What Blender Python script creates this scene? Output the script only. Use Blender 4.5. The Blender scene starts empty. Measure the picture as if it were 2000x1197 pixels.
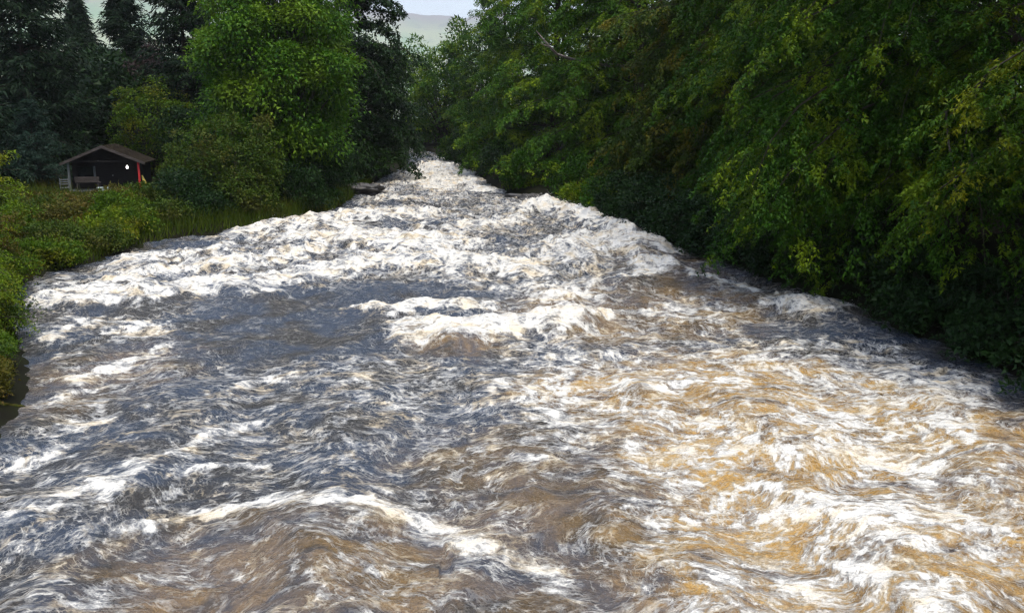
import bpy, math, random
import numpy as np
from mathutils import Vector

# ------------------------------------------------------------------ camera, sky, sun, exposure
scene = bpy.context.scene
cam_data = bpy.data.cameras.new('camera')
cam_data.sensor_width = 36.0
cam_data.lens = 31.18
cam_data.clip_start = 0.1
cam_data.clip_end = 30000
cam = bpy.data.objects.new('camera', cam_data)
scene.collection.objects.link(cam)
cam.location = (0, 0, 5.2)
cam.rotation_euler = (math.radians(90 - 12), 0, 0)
scene.camera = cam

SUN_EL, SUN_AZ = math.radians(70), math.radians(140)      # azimuth clockwise from +Y
world = bpy.data.worlds.new('World')
scene.world = world
world.use_nodes = True
wn, wl = world.node_tree.nodes, world.node_tree.links
wn.clear()
w_out = wn.new('ShaderNodeOutputWorld')
w_bg = wn.new('ShaderNodeBackground')
w_sky = wn.new('ShaderNodeTexSky')
w_sky.sky_type = 'NISHITA'
w_sky.sun_disc = False
w_sky.sun_elevation = SUN_EL
w_sky.sun_rotation = SUN_AZ
w_sky.air_density = 1.0
w_sky.dust_density = 2.0
w_sky.ozone_density = 1.0
w_hs = wn.new('ShaderNodeHueSaturation')
w_hs.inputs['Saturation'].default_value = 0.75
w_hs.inputs['Value'].default_value = 1.1
wl.new(w_sky.outputs[0], w_hs.inputs['Color'])
wl.new(w_hs.outputs[0], w_bg.inputs['Color'])
w_bg.inputs['Strength'].default_value = 0.15
wl.new(w_bg.outputs[0], w_out.inputs['Surface'])

sun_d = bpy.data.lights.new('sun', 'SUN')
sun_d.energy = 1.3
sun_d.angle = math.radians(12)
sun_d.color = (1.0, 0.94, 0.82)
sun = bpy.data.objects.new('sun', sun_d)
scene.collection.objects.link(sun)
to_sun = Vector((math.sin(SUN_AZ) * math.cos(SUN_EL), math.cos(SUN_AZ) * math.cos(SUN_EL), math.sin(SUN_EL)))
sun.rotation_euler = to_sun.to_track_quat('Z', 'Y').to_euler()
sun.location = to_sun * 60

scene.view_settings.view_transform = 'Standard'
scene.view_settings.look = 'None'
scene.view_settings.exposure = 1.45
scene.view_settings.gamma = 1.0
scene.render.engine = 'CYCLES'
scene.cycles.max_bounces = 6
scene.cycles.diffuse_bounces = 1
scene.cycles.glossy_bounces = 2
scene.cycles.transmission_bounces = 3
scene.cycles.transparent_max_bounces = 4
scene.cycles.volume_bounces = 0
scene.cycles.use_denoising = True
scene.cycles.filter_width = 1.35

rng = np.random.default_rng(7)
C = scene.collection

# ------------------------------------------------------------------ helpers
def tag(o, label=None, cat=None, group=None, kind=None):
    if label: o['label'] = label
    if cat: o['category'] = cat
    if group: o['group'] = group
    if kind: o['kind'] = kind
    return o

def empty(name, loc=(0, 0, 0), rz=0.0):
    o = bpy.data.objects.new(name, None)
    C.objects.link(o)
    o.location = loc
    o.rotation_euler = (0, 0, rz)
    return o

def mesh_obj(name, v, f, mat, parent=None, smooth=False, keep=True):
    """one mesh object; world-space vertices; parents stay where they are"""
    v = np.asarray(v, np.float32).reshape(-1, 3)
    f = np.asarray(f, np.int32)
    if parent is not None and keep:
        p = np.array(parent.location, np.float32)
        v = v - p
    m = bpy.data.meshes.new(name)
    n, k = f.shape
    m.vertices.add(len(v)); m.vertices.foreach_set('co', v.ravel())
    m.loops.add(n * k); m.loops.foreach_set('vertex_index', f.ravel())
    m.polygons.add(n)
    m.polygons.foreach_set('loop_start', np.arange(0, n * k, k, dtype=np.int32))
    m.polygons.foreach_set('loop_total', np.full(n, k, np.int32))
    m.polygons.foreach_set('use_smooth', np.full(n, smooth))
    m.update(calc_edges=True)
    o = bpy.data.objects.new(name, m)
    C.objects.link(o)
    if mat: m.materials.append(mat)
    if parent is not None: o.parent = parent
    return o

def boxes(name, bs, mat, parent=None, rz=0.0):
    """list of (x0,x1,y0,y1,z0,z1) in the parent's space, one mesh"""
    V, Fc = [], []
    for (x0, x1, y0, y1, z0, z1) in bs:
        i = len(V)
        V += [(x0, y0, z0), (x1, y0, z0), (x1, y1, z0), (x0, y1, z0), (x0, y0, z1), (x1, y0, z1), (x1, y1, z1), (x0, y1, z1)]
        Fc += [(i, i+3, i+2, i+1), (i+4, i+5, i+6, i+7), (i, i+1, i+5, i+4), (i+1, i+2, i+6, i+5), (i+2, i+3, i+7, i+6), (i+3, i, i+4, i+7)]
    return mesh_obj(name, V, Fc, mat, parent, keep=False)

_perm = np.random.default_rng(3).permutation(512).astype(np.int32) & 255
_perm = np.concatenate([_perm, _perm, _perm])
_ga = np.random.default_rng(5).uniform(0, 2 * np.pi, 256)
_gx, _gy = np.cos(_ga).astype(np.float32), np.sin(_ga).astype(np.float32)
def perlin(x, y, seed=0):
    x = np.asarray(x, np.float32) + np.float32(seed * 17.31 + 900); y = np.asarray(y, np.float32) + np.float32(seed * 7.77 + 900)
    xi = np.floor(x).astype(np.int32); yi = np.floor(y).astype(np.int32)
    fx = x - xi; fy = y - yi
    xi &= 255; yi &= 255
    u = fx * fx * fx * (fx * (fx * 6 - 15) + 10); v = fy * fy * fy * (fy * (fy * 6 - 15) + 10)
    def g(ix, iy, dx, dy):
        h = _perm[_perm[ix] + iy] & 255
        return _gx[h] * dx + _gy[h] * dy
    a = g(xi, yi, fx, fy); b = g(xi + 1, yi, fx - 1, fy); c = g(xi, yi + 1, fx, fy - 1); d = g(xi + 1, yi + 1, fx - 1, fy - 1)
    return (a + u * (b - a)) * (1 - v) + (c + u * (d - c)) * v
def fbm(x, y, o=4, seed=0, gain=.5):
    s = 0; a = 1.0
    for i in range(o):
        s = s + a * perlin(x * 2 ** i, y * 2 ** i, seed + i * 3); a *= gain
    return s
def sstep(a, b, x):
    t = np.clip((x - a) / (b - a), 0, 1); return t * t * (3 - 2 * t)

# ------------------------------------------------------------------ materials
def mat_new(name):
    m = bpy.data.materials.new(name); m.use_nodes = True
    nt = m.node_tree; nt.nodes.clear()
    out = nt.nodes.new('ShaderNodeOutputMaterial')
    return m, nt.nodes, nt.links, out

def mix_rgb(n, l, fac, a, b):
    x = n.new('ShaderNodeMix'); x.data_type = 'RGBA'
    for sock, val in ((x.inputs[0], fac), (x.inputs[6], a), (x.inputs[7], b)):
        if hasattr(val, 'links'): l.new(val, sock)
        elif isinstance(val, (int, float)): sock.default_value = val
        else: sock.default_value = (*val, 1)
    return x.outputs[2]

def math_n(n, l, op, a, b=None, clamp=False):
    x = n.new('ShaderNodeMath'); x.operation = op; x.use_clamp = clamp
    for i, val in enumerate((a, b)):
        if val is None: continue
        if hasattr(val, 'links'): l.new(val, x.inputs[i])
        else: x.inputs[i].default_value = val
    return x.outputs[0]

def noise_n(n, l, scale, detail=4, rough=.55, vec=None, dist=0.0):
    x = n.new('ShaderNodeTexNoise'); x.inputs['Scale'].default_value = scale
    x.inputs['Detail'].default_value = detail; x.inputs['Roughness'].default_value = rough
    x.inputs['Distortion'].default_value = dist
    if vec is not None: l.new(vec, x.inputs['Vector'])
    return x.outputs[0]

def maprange(n, l, v, a, b, c=0.0, d=1.0, smooth=True):
    x = n.new('ShaderNodeMapRange'); x.interpolation_type = 'SMOOTHSTEP' if smooth else 'LINEAR'
    l.new(v, x.inputs[0])
    for i, val in enumerate((a, b, c, d)): x.inputs[1 + i].default_value = val
    return x.outputs[0]

def leaf_mat(name, c1, c2, c3, trans=.3, rough=.5, patch=.35):
    m, n, l, out = mat_new(name)
    geo = n.new('ShaderNodeNewGeometry')
    tex = n.new('ShaderNodeTexCoord')
    ramp = mix_rgb(n, l, geo.outputs['Random Per Island'], c1, c2)
    nz = noise_n(n, l, patch, 3, .6, tex.outputs['Object'])
    col = mix_rgb(n, l, maprange(n, l, nz, .48, .68), ramp, c3)
    p = n.new('ShaderNodeBsdfPrincipled'); p.inputs['Roughness'].default_value = rough
    p.inputs['Specular IOR Level'].default_value = .10
    l.new(col, p.inputs['Base Color'])
    t = n.new('ShaderNodeBsdfTranslucent'); l.new(col, t.inputs['Color'])
    mx = n.new('ShaderNodeMixShader'); mx.inputs[0].default_value = trans
    l.new(p.outputs[0], mx.inputs[1]); l.new(t.outputs[0], mx.inputs[2]); l.new(mx.outputs[0], out.inputs['Surface'])
    return m

def plain_mat(name, c1, c2=None, scale=3.0, rough=.8, bump=.0, metal=0.0, stretch=(1, 1, 1)):
    m, n, l, out = mat_new(name)
    p = n.new('ShaderNodeBsdfPrincipled'); p.inputs['Roughness'].default_value = rough
    p.inputs['Metallic'].default_value = metal; p.inputs['Specular IOR Level'].default_value = .5 if rough < .7 else .08
    tex = n.new('ShaderNodeTexCoord'); mp = n.new('ShaderNodeMapping'); mp.inputs['Scale'].default_value = stretch
    l.new(tex.outputs['Object'], mp.inputs['Vector'])
    nz = noise_n(n, l, scale, 5, .6, mp.outputs[0])
    l.new(mix_rgb(n, l, maprange(n, l, nz, .35, .65), c1, c2 or c1), p.inputs['Base Color'])
    if bump:
        b = n.new('ShaderNodeBump'); b.inputs['Strength'].default_value = bump; b.inputs['Distance'].default_value = .05
        l.new(nz, b.inputs['Height']); l.new(b.outputs[0], p.inputs['Normal'])
    l.new(p.outputs[0], out.inputs['Surface'])
    return m

M = {}
M['bark'] = plain_mat('bark', (.020, .016, .012), (.045, .040, .030), 4, .9, .6, stretch=(1, 1, .3))
M['bark_grey'] = plain_mat('bark_grey', (.12, .10, .09), (.24, .21, .19), 6, .9, .5)
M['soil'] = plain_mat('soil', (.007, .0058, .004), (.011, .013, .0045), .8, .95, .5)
M['rock'] = plain_mat('rock', (.03, .028, .026), (.08, .075, .07), 2, .55, .8)
M['moss'] = plain_mat('moss', (.035, .045, .006), (.06, .045, .010), 9, .95, .9)
M['beech'] = leaf_mat('beech_leaf', (.012, .046, .002), (.032, .088, .003), (.135, .200, .006), .25, .5, .75)
M['beech_gold'] = leaf_mat('beech_leaf_gold', (.018, .056, .002), (.050, .105, .003), (.19, .205, .007), .25, .5, .8)
M['beech_brown'] = leaf_mat('beech_leaf_brown', (.017, .040, .003), (.042, .072, .004), (.135, .115, .007), .25, .5, .6)
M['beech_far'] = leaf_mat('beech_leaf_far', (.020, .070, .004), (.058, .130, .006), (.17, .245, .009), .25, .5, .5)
M['sycamore'] = leaf_mat('sycamore_leaf', (.020, .080, .004), (.078, .160, .009), (.125, .205, .011), .3, .5)
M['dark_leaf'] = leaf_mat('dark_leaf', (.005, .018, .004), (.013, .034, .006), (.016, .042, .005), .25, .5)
M['spruce'] = leaf_mat('spruce_needle', (.004, .013, .005), (.009, .023, .008), (.011, .026, .008), .1, .6)
M['spruce_blue'] = leaf_mat('spruce_needle_blue', (.008, .024, .015), (.020, .042, .028), (.03, .055, .034), .1, .6)
M['olive'] = leaf_mat('olive_leaf', (.018, .046, .004), (.055, .085, .007), (.070, .070, .010), .25, .55, .6)
M['shrub'] = leaf_mat('shrub_leaf', (.028, .072, .003), (.075, .130, .005), (.125, .125, .006), .3, .5, .6)
M['shrub_rust'] = leaf_mat('shrub_leaf_rust', (.045, .050, .006), (.085, .075, .008), (.11, .065, .014), .3, .5, .8)
M['shrub_lime'] = leaf_mat('shrub_leaf_lime', (.050, .100, .003), (.12, .175, .005), (.17, .165, .006), .35, .5, .8)
M['copper'] = leaf_mat('copper_leaf', (.03, .022, .02), (.055, .036, .032), (.05, .05, .02), .2, .5)
M['grass'] = leaf_mat('grass_blade', (.035, .065, .005), (.070, .095, .007), (.09, .075, .012), .3, .6, .5)

# ------------------------------------------------------------------ the river's course
def zw(y):
    y = np.asarray(y, np.float32)
    return np.where(y < 18, 0.0, 0.0165 * (y - 18) * np.clip((y - 18) / 8, 0, 1))
LB = np.array([(-40, -10.5), (0, -9.6), (10, -8.9), (14, -8.6), (16.5, -9.4), (18.9, -10.8), (21.7, -12.6), (24.6, -14.2), (27.5, -15.4), (29.2, -15.3), (31.2, -14.8), (34.4, -14.8), (36.7, -14.0), (38.2, -12.7), (40.6, -10.9), (45.5, -9.4), (52.5, -9.4), (60.8, -9.8), (70, -9.4), (81, -9.4), (90, -11), (110, -16), (150, -30)])
RB = np.array([(-40, 13), (0, 12), (10, 10.8), (17.2, 10.4), (19.4, 10.4), (21.2, 9.8), (23.4, 9.6), (26.7, 8.6), (30.2, 7.8), (33.4, 6.5), (38.2, 5.5), (44.5, 3.9), (48.5, 2.3), (54, 0.1), (59.7, -1.3), (69.6, -2.7), (79.2, -4.2), (87, -5.6), (95, -7.5), (110, -12), (150, -25)])
def xl(y): return np.interp(y, LB[:, 0], LB[:, 1]).astype(np.float32)
def xr(y): return np.interp(y, RB[:, 0], RB[:, 1]).astype(np.float32)

def ground_z(x, y):
    x = np.asarray(x, np.float32); y = np.asarray(y, np.float32)
    dl = xl(y) - x; dr = x - xr(y)
    yc = np.clip(y, 0, 150)
    base = zw(yc)
    inside = np.minimum(dl, dr) * 0 + np.maximum(dl, dr)          # negative inside the channel
    bed = base - .9 * sstep(0, 1.5, -inside)
    left = base + .40 * sstep(-.2, .9, dl) + .28 * sstep(.8, 6, dl) + .008 * np.clip(dl - 6, 0, 40)
    right = base + .55 * sstep(-.2, 1.1, dr) + .7 * sstep(1.5, 5, dr) + .11 * np.clip(dr - 3, 0, 40)
    z = np.where(dl > 0, left, np.where(dr > 0, right, bed))
    rough = fbm(x * .7, y * .7, 3, 4) * .16 * sstep(0.2, 1.5, inside)
    far = sstep(150, 400, np.hypot(x, y))
    return z * (1 - far) + 1.0 * far + rough

# terrain: one sheet out to the foot of the hills, dense along the river
def spaced(dense0, dense1, step, far, grow=1.22):
    a = list(np.arange(dense0, dense1 + 1e-6, step))
    s = step
    while a[-1] < far: s *= grow; a.append(a[-1] + s)
    s = step
    while a[0] > -far: s *= grow; a.insert(0, a[0] - s)
    return np.array(a, np.float32)
gx = spaced(-34, 26, .45, 8200, 1.3); gy = spaced(0, 120, .7, 8200, 1.3)
GX, GY = np.meshgrid(gx, gy)
GZ = ground_z(GX, GY)
def grid_faces(nr, nc):
    i = np.arange(nr * nc, dtype=np.int32).reshape(nr, nc)
    return np.stack([i[:-1, :-1], i[:-1, 1:], i[1:, 1:], i[1:, :-1]], -1).reshape(-1, 4)
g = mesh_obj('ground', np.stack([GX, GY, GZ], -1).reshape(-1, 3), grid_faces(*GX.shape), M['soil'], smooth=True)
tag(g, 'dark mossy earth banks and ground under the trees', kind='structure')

# hills beyond the valley
def hill(name, label, az0, az1, r0, r1, hfun, mat, seed):
    az = np.radians(np.linspace(az0, az1, 260)); rr = np.linspace(0, 1, 60)
    A, Rr = np.meshgrid(az, rr)
    r = r0 + (r1 - r0) * Rr
    x = np.sin(A) * r; y = np.cos(A) * r
    z = -1 + hfun(np.degrees(A)) * sstep(0, .95, Rr) * (1 + .10 * fbm(x / 380, y / 380, 4, seed)) + 18 * fbm(x / 140, y / 140, 3, seed + 9) * Rr
    o = mesh_obj(name, np.stack([x, y, z], -1).reshape(-1, 3), grid_faces(*A.shape)[:, ::-1], mat, smooth=True)
    return tag(o, label, kind='structure')
m, n, l, out = mat_new('hillside')
tex = n.new('ShaderNodeTexCoord')
p = n.new('ShaderNodeBsdfPrincipled'); p.inputs['Roughness'].default_value = .95
n1 = noise_n(n, l, .0028, 6, .6, tex.outputs['Object']); n2 = noise_n(n, l, .009, 5, .6, tex.outputs['Object'])
c = mix_rgb(n, l, maprange(n, l, n1, .42, .58), (.13, .25, .08), (.25, .29, .12))
c = mix_rgb(n, l, maprange(n, l, n2, .56, .66), c, (.07, .12, .05))
sep = n.new('ShaderNodeSeparateXYZ'); l.new(tex.outputs['Object'], sep.inputs[0])
c = mix_rgb(n, l, maprange(n, l, sep.outputs[2], 480, 780), c, (.13, .09, .085))
l.new(c, p.inputs['Base Color']); l.new(p.outputs[0], out.inputs['Surface'])
M['hill'] = m
hill('hill', 'hazy green hill far beyond the end of the river', -75, 75, 3000, 7600,
     lambda d: 770 + 430 * (1 - sstep(-24, -9, d)) + 210 * sstep(4, 30, d) + 28 * np.sin(d * .5) - 40 * sstep(-4, 6, d), M['hill'], 3)

# ------------------------------------------------------------------ where the foam lies (metres, plan view)
FOAM = [
  (0.37, [(-9.12,51.12), (-9.36,68.12), (-7.88,81.22), (-6.81,91.94), (-4.71,82.6), (-1.41,61.61), (2.26,49.03), (5.54,38.18), (6.32,32.84), (3.14,26.69), (0,25.94), (-4.98,28.33), (-9.41,26.69), (-11.91,24.01), (-13.75,24.01), (-14.78,28.33), (-13.93,32.27), (-12.48,37.73), (-10.36,40.65)]),
  (0.3, [(3.14,26.69), (7.53,26.69), (6.45,21.75), (3.54,19.8), (0,18.93), (-1.38,23.41), (0,25.94)]),
  (0.55, [(-0.42,17.36), (1.16,19.36), (4.83,20.26), (8.64,20.74), (9.05,18.93), (9.33,15.42), (5.42,8.04), (1.7,8.04), (1.77,9.72), (1.75,11.8), (1.37,12.35), (0.84,13.84), (-0.19,15.42)]),
  (0.1, [(-9.02,14.86), (-7.92,18.93), (-4.98,18.93), (-0.23,18.93), (0,15.42), (1.59,12.95), (1.55,8.04), (-5.47,8.04), (-8.42,12.95)]),
  (0.27, [(-4.62,19.36), (0,19.36), (-0.19,15.42), (-1.22,14.34), (-3.36,15.42)]),
  (0.3, [(6.45,21.75), (9.46,21.24), (9.85,16.34), (8.87,14.59), (7.92,18.93)]),
  (0.95, [(-8.01,82.6), (-6.92,91.94), (-4.71,82.6), (-1.86,64.92), (0,55.25), (-3.14,54.62), (-6.13,59.33), (-8.67,65.8)]),
  (0.7, [(-8.95,50.12), (-7.49,54.31), (-5.06,51.75), (-4.95,50.52), (-7.1,51.4), (-8.75,48.97)]),
  (0.85, [(-12.67,39.04), (-9.91,42.85), (-6.63,45.96), (-3.69,45.61), (-3.51,43.36), (-5.96,41.18), (-8.97,38.65), (-12.15,37.37)]),
  (0.85, [(-9.42,36.88), (-6.72,38.65), (-3.18,36.55), (-0.83,35.76), (-0.79,34.12), (-2.88,32.96), (-6.05,34.67), (-8.99,35.15)]),
  (0.8, [(-3.22,39.71), (-0.98,42.47), (1,43.34), (0.96,41.63), (-0.9,38.97), (-3.11,38.26)]),
  (0.85, [(-6.12,29.03), (-4.11,32.05), (-1.85,31.72), (0,30.48), (1.5,28.41), (1.45,27.42), (0,28.08), (-1.71,29.14), (-3.79,29.41), (-5.91,28)]),
  (0.8, [(-13.98,24.43), (-13.26,25.61), (-11.45,25.94), (-9.86,27.09), (-7.85,27.91), (-6.99,29.89), (-5.32,30.35), (-5.11,29.07), (-6.4,27.25), (-7.23,25.61), (-9.12,24.95), (-10.63,24.01), (-12.33,23.71), (-13.53,23.61)]),
  (0.85, [(-13.02,26.38), (-12.09,29.51), (-10.67,31.51), (-8.37,32.61), (-7.21,35.43), (-6.91,33.93), (-7.69,29.89), (-9.83,28.96), (-11.2,27.25), (-12.63,25.55)]),
  (0.8, [(-14.3,30.58), (-14.17,33.31), (-12.03,33.31), (-10.85,35.19), (-10.54,34.15), (-11.33,31.3), (-13.34,31.3), (-13.94,29.79)]),
  (1, [(0.27,46.15), (2.37,51.4), (3.82,44.04), (5.18,38.01), (4.95,36.29), (3.42,39.3), (2.08,45.09), (0.25,43.67)]),
  (0.78, [(4.1,32.73), (3.89,31.74), (3.52,30.91), (3.06,30.33), (2.54,30.02), (2.02,30.02), (1.55,30.33), (1.17,30.91), (0.93,31.74), (0.86,32.73), (0.99,33.78), (1.31,34.76), (1.81,35.52), (2.41,35.94), (3.02,35.94), (3.56,35.52), (3.95,34.76), (4.13,33.78)]),
  (0.8, [(6.15,34.67), (5.89,33.64), (5.49,32.79), (5.02,32.19), (4.52,31.87), (4.04,31.87), (3.61,32.19), (3.3,32.79), (3.13,33.64), (3.13,34.67), (3.31,35.75), (3.68,36.76), (4.19,37.54), (4.78,37.97), (5.35,37.97), (5.83,37.54), (6.14,36.76), (6.24,35.75)]),
  (0.75, [(6.33,33.43), (6.18,32.79), (6,32.24), (5.81,31.85), (5.62,31.64), (5.46,31.64), (5.34,31.85), (5.28,32.24), (5.28,32.79), (5.35,33.43), (5.49,34.09), (5.67,34.7), (5.88,35.17), (6.09,35.42), (6.27,35.42), (6.39,35.17), (6.44,34.7), (6.42,34.09)]),
  (0.9, [(5.73,29.7), (5.61,29.31), (5.4,28.98), (5.13,28.74), (4.84,28.61), (4.55,28.61), (4.29,28.74), (4.1,28.98), (4,29.31), (4,29.7), (4.1,30.09), (4.3,30.45), (4.58,30.72), (4.89,30.86), (5.2,30.86), (5.47,30.72), (5.66,30.45), (5.75,30.09)]),
  (0.85, [(3.25,27.7), (5.04,29.7), (5.72,29.65), (5.57,28.82), (4.75,27.91), (3.17,26.97)]),
  (0.8, [(5.63,29.14), (7.08,27.41), (7.46,25.88), (7.31,25.34), (6.73,26.01), (5.5,28.42)]),
  (0.8, [(0,26.97), (1.58,26.93), (2.89,27.38), (2.83,26.8), (1.51,25.74), (0,26.42)]),
  (0.9, [(-4.53,23.98), (-3.44,24.26), (-2.03,24.63), (-0.57,24.29), (-0.56,23.74), (-1.94,23.41), (-3.27,23.07), (-4.43,23.44)]),
  (0.85, [(0.44,24.76), (1.5,25.47), (2.57,25.68), (2.52,25.14), (1.43,24.32), (0.43,24.25)]),
  (1, [(-3.16,21.75), (-1.94,21.75), (-0.66,22.12), (0.68,22.95), (2.63,23.41), (2.51,22.29), (0.61,20.65), (-0.59,19.94), (-1.76,19.62), (-3.02,20.75)]),
  (0.9, [(-1.87,20.99), (-1.87,20.59), (-1.95,20.24), (-2.09,20), (-2.27,19.87), (-2.47,19.87), (-2.68,20), (-2.87,20.24), (-3.03,20.59), (-3.12,20.99), (-3.14,21.4), (-3.08,21.77), (-2.94,22.06), (-2.75,22.21), (-2.52,22.21), (-2.29,22.06), (-2.09,21.77), (-1.94,21.4)]),
  (0.72, [(7.09,25.08), (8.51,24.89), (10.09,24.44), (9.67,23.36), (7.73,22.5), (6.79,23.95)]),
  (0.5, [(6.5,23.41), (6.3,23.02), (5.93,22.68), (5.45,22.43), (4.9,22.3), (4.35,22.3), (3.85,22.43), (3.47,22.68), (3.23,23.02), (3.18,23.41), (3.34,23.82), (3.68,24.19), (4.18,24.46), (4.78,24.61), (5.38,24.61), (5.92,24.46), (6.31,24.19), (6.51,23.82)]),
  (1, [(1.86,17.15), (3.06,16.97), (4.1,17.04), (4.86,17.22), (4.79,16.94), (3.96,16.44), (2.96,16.37), (1.83,16.87)]),
  (0.8, [(-0.3,16.54), (0.38,15.84), (1.18,14.97), (1.68,13.76), (1.65,13.47), (1.13,14.23), (0.36,15.02), (-0.29,16.14)]),
  (0.75, [(0,17.53), (1,16.67), (1.9,15.71), (2.95,14.71), (2.9,14.48), (1.83,15.13), (0.97,16.02), (0,17.2)]),
  (0.85, [(1.73,12.8), (2.73,13.55), (3.77,13.74), (4.97,13.55), (6.07,13.22), (6.53,12.5), (6.39,12.2), (5.76,12.5), (4.71,12.8), (3.58,12.96), (2.59,12.8), (1.69,12.49)]),
  (0.8, [(5.73,19.2), (6.11,17.89), (5.74,15.84), (6.27,14.76), (6.14,14.43), (5.47,15.02), (5.79,16.87), (5.58,18.67)]),
  (0.8, [(6.1,14.31), (7.47,15.43), (8.12,14.87), (7.97,13.59), (7.75,13.18), (7.6,13.84), (6.97,14.33), (5.92,13.87)]),
  (0.75, [(2.43,11.91), (3.17,12.24), (4.09,12.06), (4.92,11.7), (5.02,11.23), (4.93,11.02), (4.73,11.21), (3.93,11.54), (3.04,11.72), (2.38,11.68)]),
  (0.9, [(1.76,12.48), (1.58,11.88), (1.83,11.36), (1.91,10.59), (1.8,9.9), (1.88,8.96), (1.8,8.28), (1.78,8.16), (1.82,8.66), (1.74,9.54), (1.85,10.18), (1.76,10.9), (1.52,11.38), (1.73,12.22)]),
  (1, [(2.97,9.96), (3.17,10.82), (3.64,11.29), (4.34,11.29), (4.98,10.82), (5.38,10.24), (5.32,9.6), (4.75,8.8), (4.66,8.61), (5.09,9.13), (5.13,9.72), (4.74,10.24), (4.12,10.66), (3.46,10.66), (3.01,10.24), (2.91,9.73)]),
  (1, [(3.67,9.9), (4.17,9.74), (4.42,9.47), (4.28,9.14), (3.88,9), (3.55,9.54)]),
  (0.9, [(3.12,9.95), (3.14,9.58), (3.46,9.12), (3.88,8.72), (3.82,8.55), (3.33,8.72), (3.01,9.14), (3.06,9.74)]),
  (0.9, [(5.26,9.49), (5.7,9.51), (6.24,9.52), (6.16,9.38), (5.53,9.21), (5.2,9.35)]),
  (0.85, [(3.97,11.44), (4.68,11.46), (5.64,11.37), (6.14,10.97), (6.56,10.51), (6.41,10.25), (5.84,10.38), (5.35,10.74), (4.44,10.81), (3.87,11.14)]),
  (0.75, [(6.25,11.91), (6.87,11.7), (7.24,11.23), (7.12,11.02), (6.61,11.21), (6.14,11.68)]),
  (0.9, [(4.92,8.91), (4.83,8.77), (4.73,8.65), (4.61,8.56), (4.5,8.51), (4.41,8.51), (4.34,8.56), (4.3,8.65), (4.31,8.77), (4.36,8.91), (4.44,9.06), (4.55,9.19), (4.67,9.3), (4.79,9.35), (4.89,9.35), (4.96,9.3), (4.99,9.19), (4.98,9.06)]),
  (0.85, [(2.41,9.57), (2.85,8.99), (2.97,8.29), (2.93,8.15), (2.75,8.63), (2.37,9.38)]),
  (0.6, [(6.99,19.52), (8.29,19.27), (8.76,16.94), (9.04,15.24), (8.93,15.03), (8.5,16.4), (8.01,18.6), (6.88,19.2)]),
  (0.85, [(-5.32,10.39), (-4.87,10.86), (-4.51,11.17), (-3.9,11.22), (-3.84,11.03), (-4.36,10.77), (-4.71,10.48), (-5.25,10.23)]),
  (0.95, [(-3.96,11.19), (-3.42,11.5), (-2.58,11.61), (-1.72,11.57), (-1.39,11.22), (-1.37,11.03), (-1.66,11.14), (-2.5,11.17), (-3.3,11.08), (-3.9,11)]),
  (0.8, [(-1.63,11.45), (-1.03,11), (-0.52,10.4), (0.06,10), (0.59,9.38), (1.07,8.4), (1.05,8.22), (0.56,8.89), (0.06,9.45), (-0.49,9.82), (-0.97,10.35), (-1.59,11.13)]),
  (0.7, [(-2.18,10.98), (-1.66,11.17), (-1.11,10.46), (-1.09,10.3), (-1.61,10.77), (-2.15,10.8)]),
  (0.8, [(-6.28,9.91), (-6.3,10.4), (-6.15,10.6), (-6.07,10.45), (-6.13,10.08), (-6.21,9.78)]),
  (0.8, [(-6.73,11.05), (-6.35,11.82), (-5.87,12.58), (-5.64,13.17), (-5.56,12.95), (-5.68,12.13), (-6.16,11.42), (-6.64,10.89)]),
  (0.75, [(-6.15,11.71), (-5.7,12), (-5.61,13.09), (-4.98,14.38), (-4.17,14.95), (-4.1,14.67), (-4.8,13.81), (-5.42,12.61), (-5.52,11.59), (-6.07,11.53)]),
  (0.6, [(-5.35,12.42), (-4.56,12.82), (-3.78,12.83), (-3.73,12.67), (-4.45,12.47), (-5.29,12.27)]),
  (0.75, [(-4.69,9.28), (-3.97,9.38), (-3.13,9.54), (-2.42,9.61), (-2.4,9.53), (-3.08,9.37), (-3.91,9.22), (-4.66,9.21)]),
  (0.75, [(-2.48,8.46), (-2.28,8.98), (-1.73,9.08), (-1.71,8.96), (-2.22,8.74), (-2.46,8.36)]),
  (0.9, [(-4.87,8.69), (-4.79,9.12), (-4.84,9.34), (-4.75,9.15), (-4.6,8.72), (-4.78,8.52)]),
  (0.7, [(-5.53,8.89), (-5.54,9.21), (-5.54,9.33), (-5.45,9.15), (-5.33,8.83), (-5.44,8.73)]),
  (0.85, [(-7.79,12.55), (-7.54,13.09), (-7.18,13.5), (-7.06,13.27), (-7.28,12.61), (-7.67,12.34)]),
  (0.85, [(-9.19,17.18), (-8.62,17.96), (-8.28,18.97), (-8.09,20.59), (-7.91,20.13), (-7.91,18.08), (-8.25,17.15), (-9.02,16.84)]),
  (0.8, [(-8.89,15.65), (-8.59,16.37), (-7.89,17.03), (-7.81,16.85), (-8.4,15.99), (-8.81,15.49)]),
  (0.9, [(-11.32,20.57), (-11.23,21.49), (-11.42,22.98), (-11.18,22.48), (-10.74,20.5), (-11.1,20.15)]),
  (0.7, [(-10.2,18.11), (-10.05,18.89), (-9.91,19.79), (-9.84,19.63), (-9.88,18.56), (-10.13,17.97)]),
  (0.5, [(-8.15,14.24), (-7.63,14.97), (-6.98,15.6), (-6.83,15.24), (-7.28,14.23), (-7.98,13.93)]),
  (0.5, [(-12.15,23.36), (-10.27,22.84), (-8.5,21.7), (-8.16,20.79), (-9.38,20.74), (-11.65,22.34)]),
  (0.55, [(-2.21,9.78), (-1.45,9.62), (-0.56,8.86), (-0.56,8.75), (-1.42,9.34), (-2.19,9.65)]),
  (0.5, [(-1.15,12.45), (-0.3,12.38), (0.48,13.2), (0.85,13.97), (0.84,13.72), (0.47,12.71), (-0.29,11.95), (-1.13,12.25)]),
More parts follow.
